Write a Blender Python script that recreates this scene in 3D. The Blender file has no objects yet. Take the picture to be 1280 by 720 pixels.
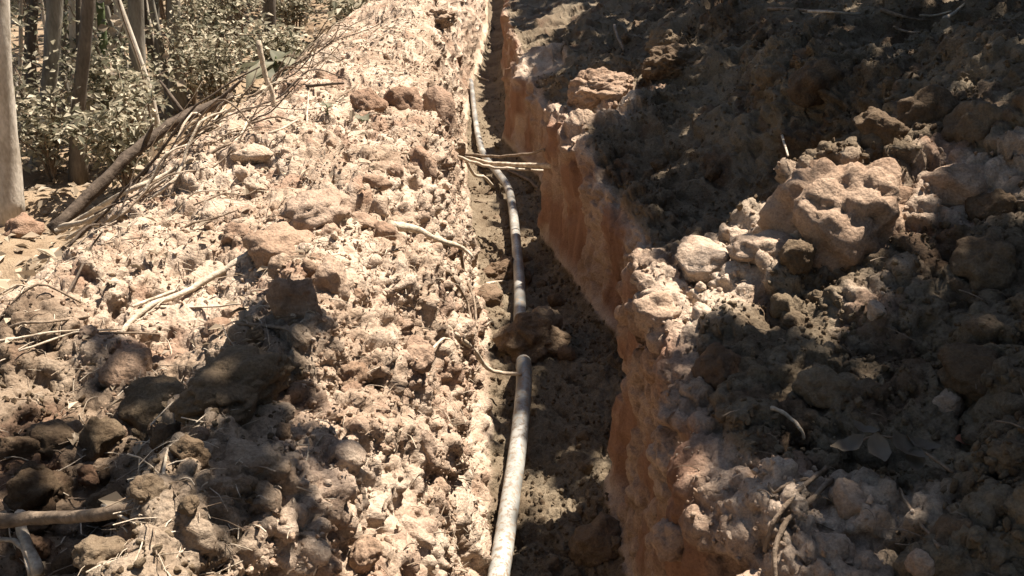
import bpy, bmesh, math, random
import numpy as np
from mathutils import Vector, Matrix
from mathutils.bvhtree import BVHTree

SC = bpy.context.scene
COL = SC.collection
R = math.radians

# ---------------------------------------------------------------- camera, sky, sun, exposure
cam_d = bpy.data.cameras.new('camera')
cam = bpy.data.objects.new('camera', cam_d)
COL.objects.link(cam)
cam.location = (0, 0, 1.7)
cam.rotation_euler = (R(90 - 21.66), 0, R(-2.16))
cam_d.sensor_width = 36
cam_d.lens = 31.16
cam_d.clip_start = 0.05
cam_d.clip_end = 3000
SC.camera = cam

SUN_AZ, SUN_EL = R(56), R(64)           # azimuth from +Y (along the trench) towards +X
SUN = np.array([math.sin(SUN_AZ) * math.cos(SUN_EL), math.cos(SUN_AZ) * math.cos(SUN_EL), math.sin(SUN_EL)])
world = bpy.data.worlds.new('World')
SC.world = world
world.use_nodes = True
wn = world.node_tree.nodes
sky = wn.new('ShaderNodeTexSky')
sky.sky_type = 'NISHITA'
sky.sun_disc = False
sky.sun_elevation = SUN_EL
sky.sun_rotation = SUN_AZ
sky.dust_density = 1.0
sky.air_density = 1.0
world.node_tree.links.new(sky.outputs[0], wn['Background'].inputs[0])
wn['Background'].inputs[1].default_value = 0.05
sun_d = bpy.data.lights.new('sun', 'SUN')
sun_d.energy = 5.0
sun_d.angle = R(0.5)
sun_d.color = (1.0, 0.91, 0.815)
sun = bpy.data.objects.new('sun', sun_d)
COL.objects.link(sun)
sun.location = (6, 6, 14)
sun.rotation_euler = Vector(-SUN).to_track_quat('-Z', 'Y').to_euler()
SC.view_settings.view_transform = 'Standard'
SC.view_settings.look = 'None'
SC.view_settings.gamma = 1
SC.view_settings.exposure = 1.62

# ---------------------------------------------------------------- noise
#<T>
rng = np.random.default_rng(7)
random.seed(7)
_TB = 1 << 16
_T = rng.random((_TB, 4)).astype(np.float32)
_G = rng.normal(size=(_TB, 3)).astype(np.float32)
_G /= np.linalg.norm(_G, axis=1)[:, None]


def _hash(i, seed):
    h = (i[..., 0].astype(np.int64) * 73856093) ^ (i[..., 1].astype(np.int64) * 19349663) ^ (i[..., 2].astype(np.int64) * 83492791) ^ (seed * 2654435)
    h = h ^ (h >> 15)
    return (h * 2246822519 >> 7) & (_TB - 1)


def perlin(p, freq, seed=0):
    p = np.asarray(p, np.float32) * freq + seed * 17.31
    i = np.floor(p).astype(np.int32)
    f = p - i
    w = f * f * f * (f * (f * 6 - 15) + 10)
    out = np.zeros(len(p), np.float32)
    for dx in (0, 1):
        for dy in (0, 1):
            for dz in (0, 1):
                o = np.array([dx, dy, dz])
                g = _G[_hash(i + o, seed)]
                d = (g * (f - o)).sum(1)
                ww = (w[:, 0] if dx else 1 - w[:, 0]) * (w[:, 1] if dy else 1 - w[:, 1]) * (w[:, 2] if dz else 1 - w[:, 2])
                out += ww * d
    return out * 1.5


def fbm(p, freq, oct=4, seed=0, gain=.5):
    s = 0
    a = 1
    for k in range(oct):
        s = s + a * perlin(p, freq * 2.03 ** k, seed + k)
        a *= gain
    return s


def lumps(p, size, seed=0, fill=1.0, tilt=.0):
    """Overlapping soil lumps: max over cells of a bump of random height (0..1); tilt makes them broken and lopsided."""
    q = np.asarray(p, np.float32) / size + seed * 9.7
    i = np.floor(q).astype(np.int32)
    f = q - i
    out = np.zeros(len(q), np.float32)
    for dx in (-1, 0, 1):
        for dy in (-1, 0, 1):
            for dz in (-1, 0, 1):
                o = np.array([dx, dy, dz])
                k = _hash(i + o, seed)
                t = _T[k]
                d = f - o - t[:, :3]
                d2 = (d * d).sum(1)
                h = t[:, 3]
                h = np.where(h < fill, .35 + .65 * h / fill, 0)
                b = 1 - d2 / .72
                if tilt:
                    b = np.minimum(b, .5 + .4 * b) + tilt * (d * _G[k]).sum(1) * (b > 0)
                np.maximum(out, h * b, out=out)
    return out ** (.62 if tilt else .6)


# ---------------------------------------------------------------- the shape of the dug ground
def sm(x, a, b):
    t = np.clip((x - a) / (b - a), 0, 1)
    return t * t * (3 - 2 * t)


def tab(y, ys, vs):
    return np.interp(y, ys, vs)


def profile(Y):
    """Cross-section control points (x, z) at distance Y along the trench, left to right."""
    rise = .055 * np.maximum(Y - 8, 0) + .02 * np.maximum(Y - 12, 0) ** 1.1
    lf = tab(Y, [0, 2, 3.4, 5, 7, 9, 10.5, 12, 14, 18, 30], [0, 0, .03, -.04, -.10, -.10, -.04, .08, .16, .22, .6])
    rw = tab(Y, [0, 1.2, 2.1, 2.42, 2.62, 3.3, 4.7, 5.05, 5.3, 6, 7.5, 7.8, 8.2, 9.3, 11, 13, 18, 30],
             [.44, .43, .42, .41, .68, .60, .42, .37, .58, .48, .25, .22, .40, .32, .30, .42, .52, .95])
    # height of the right lip: buttresses stand proud, recesses between them have slumped
    rl = tab(Y, [0, 1.4, 2.1, 2.38, 2.62, 3.0, 4.0, 4.6, 4.95, 5.25, 5.7, 6.8, 7.6, 8.1, 9, 11, 20],
             [.58, .66, .80, .84, .60, .50, .60, .76, .80, .56, .50, .58, .68, .52, .66, .64, .6])
    rs = tab(Y, [0, 1.4, 2.1, 2.4, 2.7, 3.2, 4.0, 4.7, 5.0, 5.4, 6.5, 7.6, 8.2, 9, 20],
             [.78, .88, 1.02, 1.05, .80, .70, .80, .98, 1.0, .80, .84, .94, .80, .84, .7])
    ll = tab(Y, [0, 1.5, 3, 6, 8.8, 10.4, 12.2, 20], [.80, .82, .83, .86, 1.04, 1.06, .72, .5])
    lx = tab(Y, [0, 1.3, 2, 4, 6, 9, 10.5, 12, 20], [.36, .34, .29, .21, .17, .24, .28, .14, .12])
    cx = tab(Y, [0, 3, 6, 9, 12, 20], [-1.35, -1.2, -1.2, -1.2, -1.05, -1.2])
    cz = tab(Y, [0, 1.5, 2.5, 4, 7, 10, 14, 20], [.68, .72, .84, .88, .90, 1.0, .86, .7])
    cm = tab(Y, [0, 1.2, 1.9, 2.5, 3.2, 20], [-.20, -.18, -.12, -.02, .05, .06])      # hollow behind the near lip
    rz = tab(Y, [0, 1.5, 2.6, 3.4, 5, 7, 10, 14, 20], [1.10, 1.20, 1.28, 1.22, 1.22, 1.20, 1.06, .78, .65])
    fl = .02 * np.sin(Y * 2.1) + tab(Y, [0, 2, 2.9, 3.3, 3.8, 5, 20], [0, 0, .05, .07, .02, 0, 0])
    pts = [(-9.0, .00), (-4.2, .06), (cx - .75, .20), (cx - .25, cz - .16), (cx + .1, cz), (cx * .60, cz * .5 + ll * .5 + cm + .06), (lf - lx - .18, ll + .11), (lf - lx, ll),
           (lf - lx * .36, ll * .52), (lf - .03, fl + .11), (lf + .05, fl), (rw * .55, fl - .015), (rw - .09, fl + .01), (rw - .01, fl + .10), (rw + .015, rl * .55),
           (rw + .0, rl), (rw + .09, rl + .10), (rw + .42, rs), (1.45, rz), (2.1, rz + .15), (3.0, rz + .26), (4.8, rz + .2), (9.0, .55)]
    return np.array([[np.broadcast_to(a, np.shape(Y)), np.broadcast_to(b, np.shape(Y)) + rise] for a, b in pts], dtype=np.float64)


# columns given to each span of the profile (dense where the camera sees it large)
SPAN = [10, 18, 34, 52, 96, 110, 44, 54, 54, 22, 40, 38, 26, 48, 54, 32, 66, 128, 74, 44, 26, 10]
U = np.concatenate([[k + j / n for j in range(n)] for k, n in enumerate(SPAN)] + [[len(SPAN)]])


def base_grid(ys):
    P = profile(ys)                                  # (23, 2, ny)
    k = np.minimum(U.astype(int), len(SPAN) - 1)
    t = (U - k)[:, None, None]
    p0, p1, p2, p3 = P[np.maximum(k - 1, 0)], P[k], P[k + 1], P[np.minimum(k + 2, len(P) - 1)]
    # cardinal spline with low tension keeps the cut edges fairly crisp; chord lengths limit overshoot
    d1 = np.linalg.norm(p2 - p1, axis=1, keepdims=True)
    d0 = np.linalg.norm(p1 - p0, axis=1, keepdims=True) + 1e-6
    d2 = np.linalg.norm(p3 - p2, axis=1, keepdims=True) + 1e-6
    m1 = .5 * (p2 - p0) * np.minimum(1, 2 * d1 / (d0 + d1))
    m2 = .5 * (p3 - p1) * np.minimum(1, 2 * d1 / (d1 + d2))
    h = (2 * t**3 - 3 * t**2 + 1) * p1 + (t**3 - 2 * t**2 + t) * m1 + (-2 * t**3 + 3 * t**2) * p2 + (t**3 - t**2) * m2
    G = np.empty((len(ys), len(U), 3))
    G[..., 0] = h[:, 0, :].T
    G[..., 1] = ys[:, None]
    G[..., 2] = h[:, 1, :].T
    return G


_y = [-1.6]
while _y[-1] < 26:
    v = _y[-1]
    _y.append(v + (.03 if v < .85 else .0042 * v if v < 9 else .0042 * v * (1 + .35 * (v - 9))))
YS = np.array(_y)
G0 = base_grid(YS)
#</T>

# ---------------------------------------------------------------- materials
def new_mat(name, rough=.9):
    m = bpy.data.materials.new(name)
    m.use_nodes = True
    nt = m.node_tree
    b = nt.nodes['Principled BSDF']
    b.inputs['Roughness'].default_value = rough
    b.inputs['Specular IOR Level'].default_value = .2
    return m, nt, b


def N(nt, kind, **kw):
    n = nt.nodes.new(kind)
    for k, v in kw.items():
        if k in n.inputs:
            n.inputs[k].default_value = v
        else:
            setattr(n, k, v)
    return n


def ramp(nt, fac, stops):
    r = nt.nodes.new('ShaderNodeValToRGB')
    el = r.color_ramp.elements
    while len(el) < len(stops):
        el.new(.5)
    for e, (p, c) in zip(el, stops):
        e.position = p
        e.color = (*c, 1)
    nt.links.new(fac, r.inputs[0])
    return r.outputs[0]


def mix(nt, fac, a, b, mode='MIX'):
    m = nt.nodes.new('ShaderNodeMix')
    m.data_type = 'RGBA'
    m.blend_type = mode
    for s, v in ((m.inputs[0], fac), (m.inputs[6], a), (m.inputs[7], b)):
        if isinstance(v, (int, float)):
            s.default_value = v
        elif isinstance(v, tuple):
            s.default_value = (*v, 1)
        else:
            nt.links.new(v, s)
    return m.outputs[2]


DRY, MID, DARK = (.50, .395, .300), (.34, .250, .178), (.18, .120, .080)
CLAY, CLAY2 = (.29, .165, .105), (.19, .105, .066)


def soil_material(name, clay_attr=True, scale=1.0, object_space=False, tint=None, clod=False):
    m, nt, b = new_mat(name, .95)
    co = N(nt, 'ShaderNodeNewGeometry').outputs['Position']
    n1 = N(nt, 'ShaderNodeTexNoise', Scale=2.3 * scale, Detail=6.0, Roughness=.6)
    n2 = N(nt, 'ShaderNodeTexNoise', Scale=26 * scale, Detail=7.0, Roughness=.7)
    n3 = N(nt, 'ShaderNodeTexNoise', Scale=170 * scale, Detail=4.0, Roughness=.75)
    vo = N(nt, 'ShaderNodeTexVoronoi', Scale=90 * scale)
    for n in (n1, n2, n3, vo):
        nt.links.new(co, n.inputs['Vector'])
    f = N(nt, 'ShaderNodeMath', operation='ADD')
    g = N(nt, 'ShaderNodeMath', operation='MULTIPLY')
    g.inputs[1].default_value = .55
    nt.links.new(n2.outputs[0], g.inputs[0])
    nt.links.new(n1.outputs[0], f.inputs[0])
    nt.links.new(g.outputs[0], f.inputs[1])
    col = ramp(nt, f.outputs[0], [(.52, DARK), (.68, MID), (.86, DRY)])
    gr = ramp(nt, n3.outputs[0], [(.30, (.62, .60, .58)), (.70, (1.18, 1.18, 1.16))])
    col = mix(nt, 1.0, col, gr, 'MULTIPLY')
    if clay_attr:
        at = N(nt, 'ShaderNodeAttribute', attribute_name='clay')
        st = N(nt, 'ShaderNodeMapping')
        st.inputs['Scale'].default_value = (22, 22, 2.2)
        nt.links.new(co, st.inputs[0])
        n4 = N(nt, 'ShaderNodeTexNoise', Scale=1.0, Detail=5.0)
        nt.links.new(st.outputs[0], n4.inputs['Vector'])
        cl = ramp(nt, n4.outputs[0], [(.3, CLAY2), (.65, CLAY)])
        cl = mix(nt, .7, cl, gr, 'MULTIPLY')
        col = mix(nt, at.outputs['Fac'], col, cl)
    if clod:
        oi = N(nt, 'ShaderNodeObjectInfo')
        col = mix(nt, 1.0, col, ramp(nt, oi.outputs['Random'], [(0, (.72, .64, .58)), (1, (1.12, 1.12, 1.12))]), 'MULTIPLY')
    if clay_attr:
        dm = N(nt, 'ShaderNodeAttribute', attribute_name='damp')
        col = mix(nt, dm.outputs['Fac'], col, mix(nt, 1.0, col, SHADE_TINT, 'MULTIPLY'))  # shade painted into the soil colour by this mask
    if tint:
        col = mix(nt, 1.0, col, tint, 'MULTIPLY')
    nt.links.new(col, b.inputs['Base Color'])
    h = N(nt, 'ShaderNodeMath', operation='SUBTRACT')
    nt.links.new(n3.outputs[0], h.inputs[0])
    nt.links.new(vo.outputs['Distance'], h.inputs[1])
    bp = N(nt, 'ShaderNodeBump', Strength=.75, Distance=.006 / scale ** .5)
    nt.links.new(h.outputs[0], bp.inputs['Height'])
    bp2 = N(nt, 'ShaderNodeBump', Strength=.6, Distance=.02 / scale ** .5)
    nt.links.new(n2.outputs[0], bp2.inputs['Height'])
    nt.links.new(bp.outputs[0], bp2.inputs['Normal'])
    nt.links.new(bp2.outputs[0], b.inputs['Normal'])
    return m


SHADE_TINT = (.36, .36, .315)          # moist spoil tone, deepened to paint shade into the colour
M = {}
M['soil'] = soil_material('dug_soil')
M['litter_soil'] = soil_material('forest_soil', clay_attr=False, tint=(.55, .52, .45))


# ---------------------------------------------------------------- object helpers
def mesh_np(name, V, quads=None, tris=None, smooth=True):
    me = bpy.data.meshes.new(name)
    V = np.asarray(V, np.float32)
    loops, starts = [], []
    off = 0
    for F, k in ((quads, 4), (tris, 3)):
        if F is not None and len(F):
            F = np.asarray(F, np.int32)
            loops.append(F.ravel())
            starts.append(off + np.arange(len(F), dtype=np.int32) * k)
            off += F.size
    loops = np.concatenate(loops)
    starts = np.concatenate(starts)
    me.vertices.add(len(V))
    me.vertices.foreach_set('co', V.ravel())
    me.loops.add(len(loops))
    me.loops.foreach_set('vertex_index', loops)
    me.polygons.add(len(starts))
    me.polygons.foreach_set('loop_start', starts)
    me.update(calc_edges=True)
    me.validate()
    me.polygons.foreach_set('use_smooth', np.full(len(me.polygons), smooth))
    return me


def tag(o, label=None, cat=None, group=None, kind=None):
    for k, v in (('label', label), ('category', cat), ('group', group), ('kind', kind)):
        if v:
            o[k] = v
    return o


def link(name, me, mat=None, parent=None, loc=None):
    o = bpy.data.objects.new(name, me)
    COL.objects.link(o)
    if mat is not None and me is not None and not me.materials:
        me.materials.append(mat)
    if parent is not None:
        o.parent = parent
    if loc is not None:
        o.location = loc
    return o


def empty(name, loc=(0, 0, 0), rz=0):
    o = bpy.data.objects.new(name, None)
    COL.objects.link(o)
    o.location = loc
    o.rotation_euler[2] = rz
    o.empty_display_size = .1
    return o


# ---------------------------------------------------------------- terrain: banks, trench, forest floor
#<T2>
ny, nu = G0.shape[:2]
du = np.gradient(G0, axis=1)
dv = np.gradient(G0, axis=0)
NR = np.cross(du, dv)
NR /= np.linalg.norm(NR, axis=2)[..., None] + 1e-9
UU = np.broadcast_to(U, (ny, nu))
YY = G0[..., 1]
flat = G0.reshape(-1, 3)
uu, yy = UU.ravel(), YY.ravel()
floor_m = sm(uu, 9.2, 10) * (1 - sm(uu, 12.4, 13))
rwall = sm(uu, 12.7, 13.3) * (1 - sm(uu, 15.0, 15.9))
lwall = sm(uu, 6.6, 7.4) * (1 - sm(uu, 9.2, 9.8))
rbank = sm(uu, 15.2, 16.2)
lbank = sm(uu, 2.2, 3.4) * (1 - sm(uu, 6.8, 7.6))
forest = 1 - sm(uu, 2.0, 3.2)
ps = flat.astype(np.float32)
def grid_normals(P):
    Pg = P.reshape(ny, nu, 3)
    n = np.cross(np.gradient(Pg, axis=1), np.gradient(Pg, axis=0))
    n[1:-1, 1:-1] = (n[1:-1, 1:-1] * 2 + n[:-2, 1:-1] + n[2:, 1:-1] + n[1:-1, :-2] + n[1:-1, 2:])
    n /= np.linalg.norm(n, axis=2)[..., None] + 1e-12
    return n.reshape(-1, 3)


def warp(p):
    w = np.stack([perlin(p, 9, 20 + k) for k in range(3)], 1) * .038
    return p + w + np.stack([perlin(p, 31, 26 + k) for k in range(3)], 1) * .008


NRf = NR.reshape(-1, 3)
rough_patch = .6 + .4 * np.clip(.5 + 1.3 * fbm(ps, 1.7, 2, 60), 0, 1)
big = fbm(ps, 1.3, 2, 3)
# stage 1: heaps, big clods and the digger's tooth marks
pw = warp(ps)
L1 = lumps(pw, .42, 1, .55, .35)
L2 = lumps(pw, .17, 2, .8, .3)
F1 = fbm(ps, 9, 2, 40, .5)
pv = ps * np.array([1, 1, .10], np.float32)
tooth = fbm(pv, 14, 3, 70) * .030 + fbm(pv, 4.0, 2, 75) * .05
holl = np.clip(fbm(ps, 5.5, 3, 80) - .25, 0, 1)
rough_wall = sm(fbm(ps, 3.2, 3, 90), -.32, .2)
lip = sm(uu, 14.4, 15.2) * (1 - sm(uu, 15.4, 16.4))
d1 = (lbank * ((.05 * L1 + .085 * L2 + .03 * F1) * rough_patch - .075 + .05 * big)
      + rbank * ((.11 * L1 + .105 * L2 + .03 * F1) * rough_patch - .11 + .09 * big)
      + lwall * (.050 * L2 + .03 * F1 - .035 + tooth * .9)
      + floor_m * (.030 * L2 + .015 * F1 - .025)
      + forest * (.10 * big + .02 * F1 + .02 * L2)
      + rwall * (tooth + .006 * F1 - .05 * holl + rough_wall * (.03 * L2 - .02))
      + lip * (.035 * L2 + .04 * fbm(ps, 3.3, 3, 95) - .02))
P1 = flat + NRf * d1[:, None]
# stage 2: clods growing out of the displaced surface
N1 = grid_normals(P1)
N1 = N1 * .8 + NRf * .2
N1 /= np.linalg.norm(N1, axis=1)[:, None]
L3 = lumps(warp(P1.astype(np.float32)), .075, 3, .95, .2) * np.clip(4.5 / np.maximum(yy, 1), .3, 1)
d2 = lbank * .062 * rough_patch + rbank * .072 * rough_patch + lwall * .048 + floor_m * .042 + rwall * rough_wall * .04 + lip * .02
P2 = P1 + N1 * (d2 * (L3 - .5))[:, None]
# stage 3: crumbs on the clods
N2 = grid_normals(P2)
N2 = N2 * .85 + N1 * .15
N2 /= np.linalg.norm(N2, axis=1)[:, None]
q2 = warp(P2.astype(np.float32))
L4 = lumps(q2, .034, 4, 1.0) * np.clip((6.0 - yy) / 2.5, .2, 1)
L5 = lumps(q2, .017, 5, 1.0) * np.clip((3.6 - yy) / 1.4, 0, 1)
d3 = (lbank * rough_patch + rbank * 1.15 * rough_patch + lwall + floor_m * .9 + rwall * (.12 + .7 * rough_wall) + lip * .3)
GV = P2 + N2 * (d3 * (.034 * (L4 - .5) + .016 * (L5 - .5)))[:, None]
clay = np.clip(rwall * (1 - .75 * rough_wall) + rwall * .25 - .3 * L2 * rwall, 0, 1) + .45 * lwall * sm(fbm(ps, 6, 3, 99), .1, .4)
clay = np.maximum(clay, (lbank + rbank) * .6 * sm(fbm(ps, 5, 3, 101), .28, .5))
rg = [(2.15, .30, 17.9), (4.75, .5, 17.0), (7.4, .7, 17.0), (1.25, .22, 16.7)]
wob = .5 * fbm(ps, 3, 3, 121)
dry = np.zeros(len(yy))  # paler patches painted where sun strikes the buttress tops
for yc, wd, ue in rg:
    dry = np.maximum(dry, np.exp(-((yy + .25 * wob - yc) / wd) ** 2) * (1 - sm(uu + wob, ue - .5, ue + .4)))
soil_shade = np.clip((.95 - .35 * sm(fbm(ps, 1.9, 3, 123), .3, .7)) * rbank * (1 - .85 * dry) + .75 * floor_m + .3 * rwall, 0, 1)  # shade painted as darker soil on right bank, floor and wall
soil_shade *= 1 - .9 * sm(yy, 7.5, 9) * sm(flat[:, 0], 1.6, 2.3)  # colour kept pale where the far ground is sunlit
soil_shade = np.maximum(soil_shade, lbank * .45 * (1 - sm(flat[:, 1] + .5 * flat[:, 0] + .3 * fbm(ps, 2, 3, 111), 1.35, 1.75)))  # shaded near part of the left bank darkened in colour too
soil_shade = sm(soil_shade, .25, .62) * .97
GV = GV.reshape(ny, nu, 3)
#</T2>


def patch(name, ua, ub, mat):
    ia, ib = int(np.searchsorted(U, ua)), int(np.searchsorted(U, ub))
    V = GV[:, ia:ib + 1]
    w = V.shape[1]
    idx = np.arange(ny * w).reshape(ny, w)
    Q = np.stack([idx[:-1, :-1], idx[:-1, 1:], idx[1:, 1:], idx[1:, :-1]], -1).reshape(-1, 4)
    me = mesh_np(name, V.reshape(-1, 3), quads=Q)
    at = me.attributes.new('clay', 'FLOAT', 'POINT')
    at.data.foreach_set('value', clay.reshape(ny, nu)[:, ia:ib + 1].ravel().astype(np.float32))
    at = me.attributes.new('damp', 'FLOAT', 'POINT')
    at.data.foreach_set('value', soil_shade.reshape(ny, nu)[:, ia:ib + 1].ravel().astype(np.float32))
    o = link(name, me, mat)
    o['kind'] = 'structure'
    return o


forest_floor = patch('forest_floor', 0, 2.5, M['litter_soil'])
left_bank = patch('left_bank', 2.5, 9.4, M['soil'])
trench_floor = patch('trench_floor', 9.4, 12.7, M['soil'])
right_bank = patch('right_bank', 12.7, len(SPAN), M['soil'])

# ground reaching to the horizon below and beyond the dug strip
gx = np.array([-1500, -200, -40, -9.2, 9.2, 40, 200, 1500.])
gy = np.array([-1500, -200, -30, -1.7, 25.6, 60, 200, 1500.])
XX, YG = np.meshgrid(gx, gy)
ZZ = -.40 + np.where(YG > 30, 3.5, 0)
V = np.stack([XX, YG, ZZ], -1).reshape(-1, 3)
idx = np.arange(64).reshape(8, 8)
Q = np.stack([idx[:-1, :-1], idx[:-1, 1:], idx[1:, 1:], idx[1:, :-1]], -1).reshape(-1, 4)
ground = link('ground', mesh_np('ground', V, quads=Q), M['litter_soil'])
ground['kind'] = 'structure'

# height lookup
_st = 2
_bv = GV[::_st, ::_st]
_n, _w = _bv.shape[:2]
_id = np.arange(_n * _w).reshape(_n, _w)
_q = np.stack([_id[:-1, :-1], _id[:-1, 1:], _id[1:, 1:], _id[1:, :-1]], -1).reshape(-1, 4)
BVH = BVHTree.FromPolygons(_bv.reshape(-1, 3).tolist(), _q.tolist())


def ground_z(x, y):
    hit = BVH.ray_cast(Vector((x, y, 6)), Vector((0, 0, -1)))
    return hit[0].z if hit[0] is not None else 0.0


def soil_shade_at(x, y):
    v = min(int(np.searchsorted(YS, y)), ny - 1)
    return soil_shade.reshape(ny, nu)[v, int(np.argmin(abs(GV[v, :, 0] - x)))]


def ground_hit(x, y):
    hit = BVH.ray_cast(Vector((x, y, 6)), Vector((0, 0, -1)))
    return (hit[0], hit[1]) if hit[0] is not None else (Vector((x, y, 0)), Vector((0, 0, 1)))


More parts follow.
